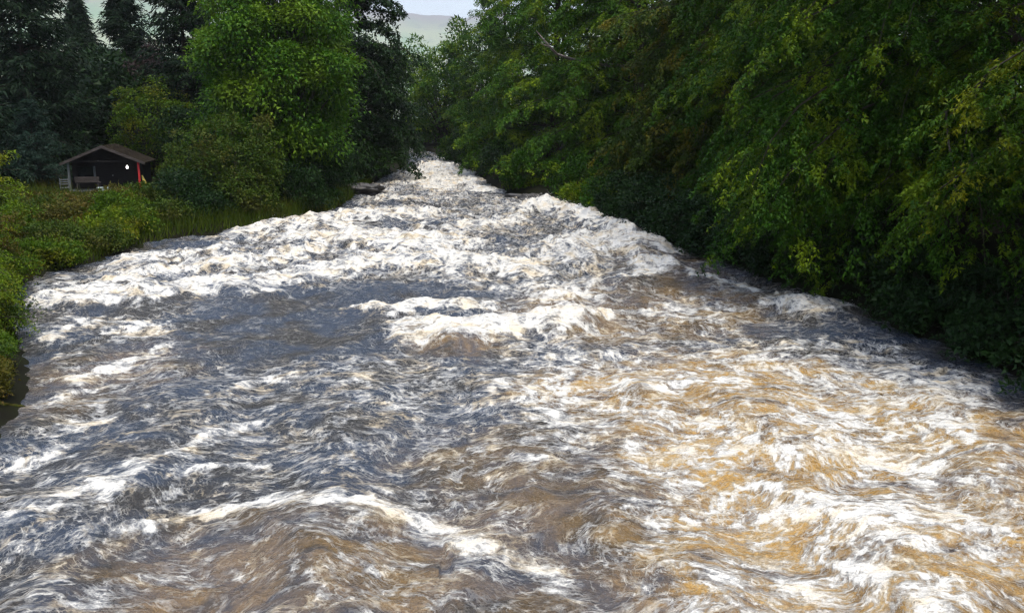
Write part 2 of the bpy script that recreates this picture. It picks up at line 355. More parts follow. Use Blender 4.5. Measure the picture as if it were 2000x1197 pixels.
  (0.45, [(-5.96,16.48), (-5.11,17.73), (-3.22,17.93), (-1.52,16.82), (-1.49,16.52), (-3.1,17.19), (-4.91,17.01), (-5.86,16.19)]),
]
DARK = [
  (0.5, [(-11.61,33.79), (-11.5,33.18), (-11.59,32.65), (-11.86,32.27), (-12.28,32.08), (-12.8,32.08), (-13.36,32.27), (-13.92,32.65), (-14.4,33.18), (-14.76,33.79), (-14.93,34.43), (-14.89,35.01), (-14.63,35.45), (-14.19,35.69), (-13.61,35.69), (-12.98,35.45), (-12.39,35.01), (-11.92,34.43)]),
  (0.4, [(-12.89,27.82), (-12.82,27.59), (-12.81,27.4), (-12.88,27.25), (-13,27.18), (-13.17,27.18), (-13.36,27.25), (-13.55,27.4), (-13.73,27.59), (-13.87,27.82), (-13.95,28.05), (-13.96,28.26), (-13.9,28.42), (-13.78,28.5), (-13.61,28.5), (-13.4,28.42), (-13.2,28.26), (-13.02,28.05)]),
  (0.4, [(-9.54,25.88), (-9.51,25.71), (-9.54,25.57), (-9.61,25.47), (-9.73,25.41), (-9.87,25.41), (-10.03,25.47), (-10.18,25.57), (-10.31,25.71), (-10.4,25.88), (-10.43,26.04), (-10.42,26.2), (-10.35,26.32), (-10.23,26.38), (-10.08,26.38), (-9.92,26.32), (-9.76,26.2), (-9.63,26.04)]),
  (0.4, [(-5.63,31.62), (-5.64,31.33), (-5.77,31.07), (-6,30.89), (-6.3,30.79), (-6.65,30.79), (-6.99,30.89), (-7.3,31.07), (-7.53,31.33), (-7.66,31.62), (-7.67,31.91), (-7.55,32.18), (-7.32,32.38), (-7,32.48), (-6.64,32.48), (-6.28,32.38), (-5.97,32.18), (-5.74,31.91)]),
  (0.5, [(-9.55,23.41), (-9.55,23.25), (-9.69,23.12), (-9.94,23.01), (-10.27,22.96), (-10.65,22.96), (-11.03,23.01), (-11.37,23.12), (-11.62,23.25), (-11.76,23.41), (-11.77,23.58), (-11.65,23.72), (-11.4,23.83), (-11.06,23.88), (-10.66,23.88), (-10.27,23.83), (-9.93,23.72), (-9.68,23.58)]),
  (0.3, [(-3.53,21.24), (-3.53,20.32), (-3.81,19.56), (-4.32,19.03), (-4.99,18.76), (-5.77,18.76), (-6.6,19.03), (-7.39,19.56), (-8.08,20.32), (-8.58,21.24), (-8.8,22.22), (-8.67,23.14), (-8.18,23.87), (-7.37,24.27), (-6.38,24.27), (-5.36,23.87), (-4.47,23.14), (-3.85,22.22)]),
  (0.35, [(-3.83,24.01), (-3.88,23.4), (-4.19,22.88), (-4.73,22.51), (-5.43,22.31), (-6.21,22.31), (-7,22.51), (-7.72,22.88), (-8.3,23.4), (-8.65,24.01), (-8.72,24.65), (-8.47,25.23), (-7.93,25.67), (-7.16,25.91), (-6.26,25.91), (-5.36,25.67), (-4.6,25.23), (-4.07,24.65)]),
  (0.35, [(-1.21,25.61), (-1.29,25.11), (-1.57,24.69), (-2.01,24.38), (-2.56,24.22), (-3.16,24.22), (-3.74,24.38), (-4.25,24.69), (-4.63,25.11), (-4.82,25.61), (-4.8,26.13), (-4.57,26.63), (-4.12,27.01), (-3.53,27.22), (-2.86,27.22), (-2.22,27.01), (-1.69,26.63), (-1.34,26.13)]),
  (0.35, [(1.93,23.3), (1.86,23.1), (1.68,22.93), (1.42,22.8), (1.11,22.74), (0.78,22.74), (0.47,22.8), (0.22,22.93), (0.06,23.1), (0,23.3), (0.06,23.5), (0.23,23.68), (0.49,23.81), (0.82,23.88), (1.16,23.88), (1.48,23.81), (1.73,23.68), (1.89,23.5)]),
  (0.5, [(-0.58,19.27), (-0.62,19.17), (-0.76,19.08), (-0.97,19.01), (-1.22,18.98), (-1.5,18.98), (-1.76,19.01), (-1.98,19.08), (-2.13,19.17), (-2.19,19.27), (-2.15,19.38), (-2.02,19.47), (-1.81,19.54), (-1.54,19.58), (-1.26,19.58), (-0.99,19.54), (-0.77,19.47), (-0.63,19.38)]),
  (0.5, [(-2.85,20.17), (-2.85,20.06), (-2.87,19.96), (-2.92,19.89), (-2.98,19.85), (-3.06,19.85), (-3.13,19.89), (-3.2,19.96), (-3.25,20.06), (-3.28,20.17), (-3.28,20.28), (-3.26,20.38), (-3.21,20.46), (-3.15,20.5), (-3.07,20.5), (-3,20.46), (-2.93,20.38), (-2.88,20.28)]),
  (0.4, [(-4,49.54), (-4.06,49.01), (-4.31,48.57), (-4.73,48.24), (-5.25,48.06), (-5.83,48.06), (-6.4,48.24), (-6.88,48.57), (-7.24,49.01), (-7.42,49.54), (-7.39,50.07), (-7.16,50.55), (-6.74,50.91), (-6.19,51.1), (-5.58,51.1), (-4.98,50.91), (-4.48,50.55), (-4.14,50.07)]),
  (0.4, [(-2.35,40.65), (-2.39,40.29), (-2.53,39.99), (-2.76,39.76), (-3.06,39.64), (-3.38,39.64), (-3.69,39.76), (-3.95,39.99), (-4.14,40.29), (-4.24,40.65), (-4.22,41.01), (-4.08,41.33), (-3.85,41.57), (-3.55,41.71), (-3.21,41.71), (-2.89,41.57), (-2.62,41.33), (-2.43,41.01)]),
  (0.35, [(1.67,35.99), (1.55,35.53), (1.25,35.13), (0.81,34.84), (0.28,34.69), (-0.28,34.69), (-0.81,34.84), (-1.25,35.13), (-1.55,35.53), (-1.67,35.99), (-1.59,36.47), (-1.31,36.9), (-0.86,37.23), (-0.3,37.4), (0.3,37.4), (0.86,37.23), (1.31,36.9), (1.59,36.47)]),
  (0.35, [(-1.55,49.03), (-1.57,48.35), (-1.68,47.77), (-1.84,47.34), (-2.06,47.12), (-2.29,47.12), (-2.53,47.34), (-2.73,47.77), (-2.88,48.35), (-2.97,49.03), (-2.96,49.73), (-2.88,50.36), (-2.71,50.83), (-2.48,51.09), (-2.23,51.09), (-1.98,50.83), (-1.76,50.36), (-1.62,49.73)]),
  (0.4, [(6.12,26.69), (5.99,26.38), (5.77,26.11), (5.49,25.92), (5.17,25.82), (4.85,25.82), (4.57,25.92), (4.36,26.11), (4.24,26.38), (4.23,26.69), (4.34,27.01), (4.55,27.3), (4.84,27.52), (5.18,27.64), (5.52,27.64), (5.81,27.52), (6.03,27.3), (6.13,27.01)]),
  (0.4, [(6.66,24.01), (6.53,23.72), (6.29,23.47), (5.99,23.29), (5.65,23.19), (5.32,23.19), (5.03,23.29), (4.81,23.47), (4.68,23.72), (4.68,24.01), (4.79,24.31), (5.02,24.57), (5.33,24.77), (5.69,24.87), (6.04,24.87), (6.35,24.77), (6.57,24.57), (6.68,24.31)]),
  (0.5, [(8.58,21.24), (8.42,21.07), (8.11,20.92), (7.67,20.81), (7.17,20.75), (6.65,20.75), (6.19,20.81), (5.82,20.92), (5.6,21.07), (5.55,21.24), (5.69,21.41), (5.99,21.57), (6.43,21.68), (6.96,21.74), (7.49,21.74), (7.98,21.68), (8.34,21.57), (8.55,21.41)]),
  (0.35, [(4.5,24.63), (4.41,24.37), (4.22,24.15), (3.97,23.99), (3.68,23.9), (3.38,23.9), (3.12,23.99), (2.91,24.15), (2.78,24.37), (2.76,24.63), (2.84,24.89), (3.02,25.13), (3.28,25.3), (3.58,25.39), (3.89,25.39), (4.17,25.3), (4.38,25.13), (4.49,24.89)]),
  (0.5, [(11.9,19.36), (11.58,18.95), (11.12,18.6), (10.6,18.35), (10.07,18.21), (9.57,18.21), (9.17,18.35), (8.91,18.6), (8.81,18.95), (8.9,19.36), (9.18,19.78), (9.62,20.17), (10.17,20.47), (10.77,20.62), (11.32,20.62), (11.75,20.47), (12.01,20.17), (12.06,19.78)]),
  (0.5, [(6.66,31.72), (6.56,31.36), (6.4,31.04), (6.21,30.81), (6.01,30.69), (5.82,30.69), (5.67,30.81), (5.57,31.04), (5.53,31.36), (5.55,31.72), (5.65,32.1), (5.81,32.43), (6,32.69), (6.21,32.82), (6.41,32.82), (6.57,32.69), (6.68,32.43), (6.71,32.1)]),
  (0.3, [(-4.15,39.79), (-4.19,39.4), (-4.39,39.05), (-4.72,38.8), (-5.15,38.67), (-5.61,38.67), (-6.07,38.8), (-6.47,39.05), (-6.77,39.4), (-6.92,39.79), (-6.9,40.2), (-6.72,40.56), (-6.38,40.83), (-5.94,40.98), (-5.45,40.98), (-4.96,40.83), (-4.56,40.56), (-4.28,40.2)]),
  (0.4, [(-2.59,57.91), (-2.6,57.08), (-2.69,56.38), (-2.86,55.87), (-3.07,55.6), (-3.32,55.6), (-3.56,55.87), (-3.78,56.38), (-3.96,57.08), (-4.06,57.91), (-4.07,58.75), (-3.99,59.52), (-3.83,60.1), (-3.6,60.41), (-3.33,60.41), (-3.07,60.1), (-2.84,59.52), (-2.68,58.75)]),
  (0.45, [(-0.47,19.89), (-0.52,19.71), (-0.66,19.55), (-0.87,19.43), (-1.13,19.37), (-1.41,19.37), (-1.68,19.43), (-1.91,19.55), (-2.07,19.71), (-2.13,19.89), (-2.1,20.08), (-1.97,20.25), (-1.76,20.38), (-1.49,20.44), (-1.19,20.44), (-0.91,20.38), (-0.68,20.25), (-0.53,20.08)]),
  (0.25, [(1.66,11.13), (1.57,10.81), (1.41,10.54), (1.2,10.35), (0.96,10.25), (0.71,10.25), (0.49,10.35), (0.3,10.54), (0.18,10.81), (0.14,11.13), (0.19,11.46), (0.33,11.77), (0.56,12.01), (0.83,12.14), (1.12,12.14), (1.37,12.01), (1.56,11.77), (1.66,11.46)]),
  (0.2, [(1.42,9.36), (1.36,9.16), (1.26,9), (1.13,8.88), (0.97,8.82), (0.82,8.82), (0.68,8.88), (0.56,9), (0.49,9.16), (0.47,9.36), (0.51,9.56), (0.6,9.75), (0.74,9.89), (0.91,9.96), (1.09,9.96), (1.24,9.89), (1.36,9.75), (1.42,9.56)]),
  (0.2, [(-1.28,10.24), (-1.34,10.13), (-1.55,10.03), (-1.87,9.95), (-2.27,9.91), (-2.71,9.91), (-3.12,9.95), (-3.48,10.03), (-3.73,10.13), (-3.84,10.24), (-3.81,10.36), (-3.61,10.46), (-3.29,10.54), (-2.87,10.59), (-2.41,10.59), (-1.97,10.54), (-1.61,10.46), (-1.37,10.36)]),
  (0.2, [(-1.1,9.13), (-1.17,9.04), (-1.41,8.95), (-1.78,8.9), (-2.23,8.86), (-2.72,8.86), (-3.19,8.9), (-3.59,8.95), (-3.87,9.04), (-3.99,9.13), (-3.94,9.23), (-3.72,9.31), (-3.34,9.38), (-2.87,9.41), (-2.36,9.41), (-1.86,9.38), (-1.46,9.31), (-1.2,9.23)]),
  (0.4, [(10.8,21.14), (10.55,20.87), (10.1,20.63), (9.5,20.46), (8.83,20.37), (8.15,20.37), (7.55,20.46), (7.09,20.63), (6.82,20.87), (6.78,21.14), (6.99,21.41), (7.42,21.66), (8.04,21.85), (8.75,21.95), (9.47,21.95), (10.11,21.85), (10.57,21.66), (10.81,21.41)]),
  (0.4, [(10.39,16.5), (10.13,16.13), (9.85,15.81), (9.57,15.58), (9.31,15.46), (9.12,15.46), (9,15.58), (8.97,15.81), (9.04,16.13), (9.2,16.5), (9.44,16.89), (9.74,17.25), (10.05,17.53), (10.34,17.68), (10.56,17.68), (10.68,17.53), (10.69,17.25), (10.59,16.89)]),
  (0.25, [(4.93,12.74), (4.87,12.65), (4.77,12.56), (4.65,12.5), (4.51,12.47), (4.38,12.47), (4.27,12.5), (4.18,12.56), (4.14,12.65), (4.15,12.74), (4.2,12.84), (4.29,12.93), (4.42,13), (4.56,13.03), (4.7,13.03), (4.82,13), (4.9,12.93), (4.94,12.84)]),
  (0.3, [(4.26,12.35), (4.17,12.23), (3.99,12.13), (3.75,12.06), (3.48,12.02), (3.19,12.02), (2.94,12.06), (2.73,12.13), (2.61,12.23), (2.58,12.35), (2.66,12.47), (2.83,12.58), (3.07,12.66), (3.36,12.7), (3.66,12.7), (3.92,12.66), (4.13,12.58), (4.24,12.47)]),
  (0.3, [(5.66,12.35), (5.59,12.23), (5.49,12.13), (5.37,12.06), (5.25,12.02), (5.13,12.02), (5.04,12.06), (4.97,12.13), (4.95,12.23), (4.98,12.35), (5.04,12.47), (5.14,12.58), (5.27,12.66), (5.4,12.7), (5.52,12.7), (5.61,12.66), (5.67,12.58), (5.69,12.47)]),
  (0.25, [(3.99,10.67), (3.91,10.47), (3.8,10.3), (3.7,10.18), (3.59,10.11), (3.5,10.11), (3.44,10.18), (3.41,10.3), (3.41,10.47), (3.46,10.67), (3.53,10.87), (3.64,11.06), (3.75,11.2), (3.87,11.28), (3.96,11.28), (4.03,11.2), (4.06,11.06), (4.04,10.87)]),
  (0.25, [(3.21,11.8), (3.16,11.68), (3.08,11.57), (2.99,11.5), (2.89,11.46), (2.79,11.46), (2.7,11.5), (2.64,11.57), (2.62,11.68), (2.62,11.8), (2.67,11.92), (2.74,12.03), (2.84,12.11), (2.94,12.15), (3.05,12.15), (3.13,12.11), (3.19,12.03), (3.22,11.92)]),
  (0.25, [(5.32,10.52), (5.25,10.46), (5.1,10.41), (4.89,10.37), (4.65,10.35), (4.41,10.35), (4.18,10.37), (4,10.41), (3.9,10.46), (3.87,10.52), (3.94,10.58), (4.08,10.63), (4.29,10.67), (4.54,10.69), (4.79,10.69), (5.02,10.67), (5.2,10.63), (5.3,10.58)]),
  (0.3, [(3.89,15.71), (3.82,15.59), (3.64,15.49), (3.4,15.41), (3.12,15.37), (2.83,15.37), (2.56,15.41), (2.35,15.49), (2.22,15.59), (2.18,15.71), (2.25,15.84), (2.42,15.95), (2.66,16.03), (2.95,16.08), (3.26,16.08), (3.53,16.03), (3.75,15.95), (3.87,15.84)]),
  (0.25, [(5.32,15.42), (5.21,15.28), (4.98,15.16), (4.66,15.08), (4.29,15.03), (3.91,15.03), (3.56,15.08), (3.29,15.16), (3.12,15.28), (3.08,15.42), (3.17,15.56), (3.4,15.68), (3.72,15.78), (4.1,15.83), (4.5,15.83), (4.86,15.78), (5.14,15.68), (5.3,15.56)]),
  (0.25, [(8.67,14.09), (8.54,13.92), (8.37,13.78), (8.18,13.67), (7.99,13.62), (7.81,13.62), (7.68,13.67), (7.6,13.78), (7.58,13.92), (7.64,14.09), (7.75,14.26), (7.92,14.41), (8.12,14.52), (8.33,14.58), (8.51,14.58), (8.65,14.52), (8.73,14.41), (8.73,14.26)]),
  (0.25, [(2.39,9.48), (2.34,9.32), (2.26,9.18), (2.16,9.08), (2.05,9.03), (1.95,9.03), (1.87,9.08), (1.81,9.18), (1.78,9.32), (1.79,9.48), (1.84,9.64), (1.92,9.79), (2.02,9.9), (2.13,9.97), (2.24,9.97), (2.33,9.9), (2.39,9.79), (2.41,9.64)]),
  (0.2, [(6.06,9.84), (6,9.78), (5.88,9.73), (5.73,9.69), (5.56,9.67), (5.39,9.67), (5.24,9.69), (5.13,9.73), (5.07,9.78), (5.07,9.84), (5.13,9.91), (5.24,9.96), (5.39,10), (5.57,10.02), (5.74,10.02), (5.9,10), (6.01,9.96), (6.06,9.91)]),
  (0.3, [(6.28,8.91), (6.19,8.83), (6.04,8.75), (5.84,8.7), (5.62,8.67), (5.41,8.67), (5.23,8.7), (5.1,8.75), (5.03,8.83), (5.04,8.91), (5.12,9), (5.27,9.08), (5.47,9.14), (5.69,9.17), (5.91,9.17), (6.1,9.14), (6.24,9.08), (6.3,9)]),
  (0.2, [(-4.46,9.72), (-4.46,9.64), (-4.5,9.58), (-4.59,9.53), (-4.72,9.5), (-4.87,9.5), (-5.01,9.53), (-5.15,9.58), (-5.26,9.64), (-5.32,9.72), (-5.33,9.8), (-5.29,9.86), (-5.2,9.92), (-5.07,9.94), (-4.92,9.94), (-4.76,9.92), (-4.62,9.86), (-4.52,9.8)]),
]
AERATED = [
  (0.9, [(0,16.67), (2.83,18.93), (5.78,19.36), (8.03,16.67), (9.47,14.86), (5.42,8.04), (1.6,8.04), (1.77,10.52), (2.14,11.98), (1.57,14.34)]),
  (0.3, [(-5.32,9.97), (-3.41,10.97), (-1.38,11.13), (-0.24,9.6), (0,8.04), (-4.65,8.04)]),
  (0.2, [(-2.03,13.84), (0,14.59), (1.92,11.98), (1.37,8.22), (0,8.22), (-0.78,10.38)]),
  (0.25, [(-10.12,17.36), (-8.14,20.74), (-7.17,18.12), (-8.11,14.86)]),
  (0.8, [(-2.25,20.99), (-0.39,21.75), (-0.47,19.8), (-1.85,19.36)]),
  (0.3, [(0,25.28), (3.14,26.69), (7.53,26.69), (6.31,21.24), (2.36,19.8), (0,21.75)]),
  (0.2, [(2.02,34.67), (6.27,35.99), (7.53,26.69), (4.7,26.69)]),
]
WAVES = [
  (0.25, [(-12.67,39.04), (-9.91,42.85), (-6.63,45.96), (-3.69,45.61), (-3.51,43.36), (-5.96,41.18), (-8.97,38.65), (-12.15,37.37)]),
  (0.2, [(-9.42,36.88), (-6.72,38.65), (-3.18,36.55), (-0.83,35.76), (-0.79,34.12), (-2.88,32.96), (-6.05,34.67), (-8.99,35.15)]),
  (0.15, [(-3.22,39.71), (-0.98,42.47), (1,43.34), (0.96,41.63), (-0.9,38.97), (-3.11,38.26)]),
  (0.3, [(-6.12,29.03), (-4.11,32.05), (-1.85,31.72), (0,30.48), (1.5,28.41), (1.45,27.42), (0,28.08), (-1.71,29.14), (-3.79,29.41), (-5.91,28)]),
  (0.25, [(-13.98,24.43), (-13.26,25.61), (-11.45,25.94), (-9.86,27.09), (-7.85,27.91), (-6.99,29.89), (-5.32,30.35), (-5.11,29.07), (-6.4,27.25), (-7.23,25.61), (-9.12,24.95), (-10.63,24.01), (-12.33,23.71), (-13.53,23.61)]),
  (0.2, [(-13.02,26.38), (-12.09,29.51), (-10.67,31.51), (-8.37,32.61), (-7.21,35.43), (-6.91,33.93), (-7.69,29.89), (-9.83,28.96), (-11.2,27.25), (-12.63,25.55)]),
  (0.12, [(-14.3,30.58), (-14.17,33.31), (-12.03,33.31), (-10.85,35.19), (-10.54,34.15), (-11.33,31.3), (-13.34,31.3), (-13.94,29.79)]),
  (0.5, [(0.27,46.15), (2.37,51.4), (3.82,44.04), (5.18,38.01), (4.95,36.29), (3.42,39.3), (2.08,45.09), (0.25,43.67)]),
  (0.36, [(4.1,32.73), (3.89,31.74), (3.52,30.91), (3.06,30.33), (2.54,30.02), (2.02,30.02), (1.55,30.33), (1.17,30.91), (0.93,31.74), (0.86,32.73), (0.99,33.78), (1.31,34.76), (1.81,35.52), (2.41,35.94), (3.02,35.94), (3.56,35.52), (3.95,34.76), (4.13,33.78)]),
  (0.4, [(6.15,34.67), (5.89,33.64), (5.49,32.79), (5.02,32.19), (4.52,31.87), (4.04,31.87), (3.61,32.19), (3.3,32.79), (3.13,33.64), (3.13,34.67), (3.31,35.75), (3.68,36.76), (4.19,37.54), (4.78,37.97), (5.35,37.97), (5.83,37.54), (6.14,36.76), (6.24,35.75)]),
  (0.25, [(6.33,33.43), (6.18,32.79), (6,32.24), (5.81,31.85), (5.62,31.64), (5.46,31.64), (5.34,31.85), (5.28,32.24), (5.28,32.79), (5.35,33.43), (5.49,34.09), (5.67,34.7), (5.88,35.17), (6.09,35.42), (6.27,35.42), (6.39,35.17), (6.44,34.7), (6.42,34.09)]),
  (0.3, [(5.73,29.7), (5.61,29.31), (5.4,28.98), (5.13,28.74), (4.84,28.61), (4.55,28.61), (4.29,28.74), (4.1,28.98), (4,29.31), (4,29.7), (4.1,30.09), (4.3,30.45), (4.58,30.72), (4.89,30.86), (5.2,30.86), (5.47,30.72), (5.66,30.45), (5.75,30.09)]),
  (0.2, [(3.25,27.7), (5.04,29.7), (5.72,29.65), (5.57,28.82), (4.75,27.91), (3.17,26.97)]),
  (0.15, [(5.63,29.14), (7.08,27.41), (7.46,25.88), (7.31,25.34), (6.73,26.01), (5.5,28.42)]),
  (0.15, [(0,26.97), (1.58,26.93), (2.89,27.38), (2.83,26.8), (1.51,25.74), (0,26.42)]),
  (0.2, [(-4.53,23.98), (-3.44,24.26), (-2.03,24.63), (-0.57,24.29), (-0.56,23.74), (-1.94,23.41), (-3.27,23.07), (-4.43,23.44)]),
  (0.25, [(0.44,24.76), (1.5,25.47), (2.57,25.68), (2.52,25.14), (1.43,24.32), (0.43,24.25)]),
  (0.36, [(-3.16,21.75), (-1.94,21.75), (-0.66,22.12), (0.68,22.95), (2.63,23.41), (2.51,22.29), (0.61,20.65), (-0.59,19.94), (-1.76,19.62), (-3.02,20.75)]),
  (0.32, [(-1.87,20.99), (-1.87,20.59), (-1.95,20.24), (-2.09,20), (-2.27,19.87), (-2.47,19.87), (-2.68,20), (-2.87,20.24), (-3.03,20.59), (-3.12,20.99), (-3.14,21.4), (-3.08,21.77), (-2.94,22.06), (-2.75,22.21), (-2.52,22.21), (-2.29,22.06), (-2.09,21.77), (-1.94,21.4)]),
  (0.25, [(7.09,25.08), (8.51,24.89), (10.09,24.44), (9.67,23.36), (7.73,22.5), (6.79,23.95)]),
  (0.18, [(1.86,17.15), (3.06,16.97), (4.1,17.04), (4.86,17.22), (4.79,16.94), (3.96,16.44), (2.96,16.37), (1.83,16.87)]),
  (0.06, [(-0.3,16.54), (0.38,15.84), (1.18,14.97), (1.68,13.76), (1.65,13.47), (1.13,14.23), (0.36,15.02), (-0.29,16.14)]),
  (0.06, [(1.73,12.8), (2.73,13.55), (3.77,13.74), (4.97,13.55), (6.07,13.22), (6.53,12.5), (6.39,12.2), (5.76,12.5), (4.71,12.8), (3.58,12.96), (2.59,12.8), (1.69,12.49)]),
  (0.08, [(6.1,14.31), (7.47,15.43), (8.12,14.87), (7.97,13.59), (7.75,13.18), (7.6,13.84), (6.97,14.33), (5.92,13.87)]),
  (0.14, [(2.97,9.96), (3.17,10.82), (3.64,11.29), (4.34,11.29), (4.98,10.82), (5.38,10.24), (5.32,9.6), (4.75,8.8), (4.66,8.61), (5.09,9.13), (5.13,9.72), (4.74,10.24), (4.12,10.66), (3.46,10.66), (3.01,10.24), (2.91,9.73)]),
  (0.1, [(3.67,9.9), (4.17,9.74), (4.42,9.47), (4.28,9.14), (3.88,9), (3.55,9.54)]),
  (0.06, [(3.12,9.95), (3.14,9.58), (3.46,9.12), (3.88,8.72), (3.82,8.55), (3.33,8.72), (3.01,9.14), (3.06,9.74)]),
  (0.1, [(5.26,9.49), (5.7,9.51), (6.24,9.52), (6.16,9.38), (5.53,9.21), (5.2,9.35)]),
  (0.05, [(3.97,11.44), (4.68,11.46), (5.64,11.37), (6.14,10.97), (6.56,10.51), (6.41,10.25), (5.84,10.38), (5.35,10.74), (4.44,10.81), (3.87,11.14)]),
  (0.05, [(-5.32,10.39), (-4.87,10.86), (-4.51,11.17), (-3.9,11.22), (-3.84,11.03), (-4.36,10.77), (-4.71,10.48), (-5.25,10.23)]),
  (0.14, [(-3.96,11.19), (-3.42,11.5), (-2.58,11.61), (-1.72,11.57), (-1.39,11.22), (-1.37,11.03), (-1.66,11.14), (-2.5,11.17), (-3.3,11.08), (-3.9,11)]),
  (0.08, [(-1.63,11.45), (-1.03,11), (-0.52,10.4), (0.06,10), (0.59,9.38), (1.07,8.4), (1.05,8.22), (0.56,8.89), (0.06,9.45), (-0.49,9.82), (-0.97,10.35), (-1.59,11.13)]),
  (0.05, [(-6.73,11.05), (-6.35,11.82), (-5.87,12.58), (-5.64,13.17), (-5.56,12.95), (-5.68,12.13), (-6.16,11.42), (-6.64,10.89)]),
  (0.08, [(-6.15,11.71), (-5.7,12), (-5.61,13.09), (-4.98,14.38), (-4.17,14.95), (-4.1,14.67), (-4.8,13.81), (-5.42,12.61), (-5.52,11.59), (-6.07,11.53)]),
  (0.08, [(-4.69,9.28), (-3.97,9.38), (-3.13,9.54), (-2.42,9.61), (-2.4,9.53), (-3.08,9.37), (-3.91,9.22), (-4.66,9.21)]),
  (0.08, [(-2.48,8.46), (-2.28,8.98), (-1.73,9.08), (-1.71,8.96), (-2.22,8.74), (-2.46,8.36)]),
  (0.05, [(-4.87,8.69), (-4.79,9.12), (-4.84,9.34), (-4.75,9.15), (-4.6,8.72), (-4.78,8.52)]),
  (0.08, [(-7.79,12.55), (-7.54,13.09), (-7.18,13.5), (-7.06,13.27), (-7.28,12.61), (-7.67,12.34)]),
  (0.12, [(-9.19,17.18), (-8.62,17.96), (-8.28,18.97), (-8.09,20.59), (-7.91,20.13), (-7.91,18.08), (-8.25,17.15), (-9.02,16.84)]),
  (0.15, [(-11.32,20.57), (-11.23,21.49), (-11.42,22.98), (-11.18,22.48), (-10.74,20.5), (-11.1,20.15)]),
  (0.06, [(-10.2,18.11), (-10.05,18.89), (-9.91,19.79), (-9.84,19.63), (-9.88,18.56), (-10.13,17.97)]),
]

cell = .08
ox, oy = -18.0, -5.0
NX, NY = int(33 / cell), int(125 / cell)
cxs = (ox + (np.arange(NX) + .5) * cell).astype(np.float32)
cys = (oy + (np.arange(NY) + .5) * cell).astype(np.float32)
def poly_mask(poly):
    P = np.array(poly, np.float32)
    i0, i1 = np.searchsorted(cxs, [P[:, 0].min(), P[:, 0].max()]); j0, j1 = np.searchsorted(cys, [P[:, 1].min(), P[:, 1].max()])
    if i1 <= i0 or j1 <= j0: return None
    X, Y = np.meshgrid(cxs[i0:i1], cys[j0:j1])
    ins = np.zeros(X.shape, bool)
    Q = np.roll(P, -1, 0)
    for (x1, y1), (x2, y2) in zip(P, Q):
        if y1 == y2: continue
        cnd = (y1 > Y) != (y2 > Y)
        ins ^= cnd & (X < (x2 - x1) * (Y - y1) / (y2 - y1) + x1)
    return j0, j1, i0, i1, ins
def blur(a, k):
    for ax in (0, 1):
        for _ in range(2):
            pad = [(0, 0), (0, 0)]; pad[ax] = (k + 1, k)
            s = np.cumsum(np.pad(a, pad, mode='edge'), ax, dtype=np.float64)
            n_ = a.shape[ax]
            hi = np.take(s, np.arange(2 * k + 1, 2 * k + 1 + n_), ax); lo = np.take(s, np.arange(0, n_), ax)
            a = ((hi - lo) / (2 * k + 1)).astype(np.float32)
    return a
def raster(shapes, k, mode='max'):
    R = np.zeros((NY, NX), np.float32)
    for a, p in shapes:
        r = poly_mask(p)
        if r is None: continue
        j0, j1, i0, i1, ins = r
        sub = R[j0:j1, i0:i1]
        np.maximum(sub, np.where(ins, a, 0), out=sub)
    return blur(R, k)
FBASE = raster(FOAM[:6], 7)
FLINE = raster(FOAM[6:], 1)
FDARK = raster(DARK, 3)
FAER = raster(AERATED, 6)
FWAVE = raster(WAVES, 5)
def samp(R, x, y):
    u = np.clip((x - ox) / cell - .5, 0, NX - 1.01); v = np.clip((y - oy) / cell - .5, 0, NY - 1.01)
    i = u.astype(np.int32); j = v.astype(np.int32); fu = u - i; fv = v - j
    return (R[j, i] * (1 - fu) + R[j, i + 1] * fu) * (1 - fv) + (R[j + 1, i] * (1 - fu) + R[j + 1, i + 1] * fu) * fv

# ------------------------------------------------------------------ the river surface
def rows(y0, y1, f):
    a = [y0]
    while a[-1] < y1: a.append(a[-1] + f(a[-1]))
    a[-1] = y1
    return np.array(a, np.float32)
YA = np.concatenate([rows(-6, 8, lambda y: .2)[:-1], rows(8, 24, lambda y: .034 + .0042 * (y - 8))])
YB = rows(24, 118, lambda y: .12 + .003 * (y - 24))
NCA, NCB = 681, 341
def sheet(Y, nc):
    t = np.linspace(0, 1, nc, dtype=np.float32)
    l_, r_ = xl(Y) - 1.2, xr(Y) + 1.2
    X = l_[:, None] + t[None] * (r_ - l_)[:, None]
    return X, np.repeat(Y[:, None], nc, 1)

# swirling eddies: centre, radius, strength
EDDY = [(4.0, 10.35, 1.5, 1.6), (2.4, 11.6, 1.2, -1.1), (6.2, 12.3, 1.4, 1.0), (1.0, 10.2, 1.0, .9), (-1.2, 10.0, 1.4, -.8), (3.0, 14.0, 1.6, 1.0), (6.0, 15.0, 1.6, -1.0), (-3.5, 9.6, 1.2, .7), (5.5, 20.5, 1.5, 1.1), (2.5, 21.5, 1.5, -1.0), (7.0, 17.5, 1.5, .9)]
def flowfield(x, y):
    e = .12
    def psi(x, y): return perlin(x * .42, y * .42, 21) * 1.5 + perlin(x * 1.1, y * 1.1, 22) * .15
    p0 = psi(x, y)
    vx = (psi(x, y + e) - p0) / e; vy = -(psi(x + e, y) - p0) / e
    for (ex, ey, er, es) in EDDY:
        dx, dy = x - ex, y - ey
        w = es * np.exp(-(dx * dx + dy * dy) / (er * er)) / er * 1.6
        vx = vx - dy * w; vy = vy + dx * w
    return vx, vy - .55
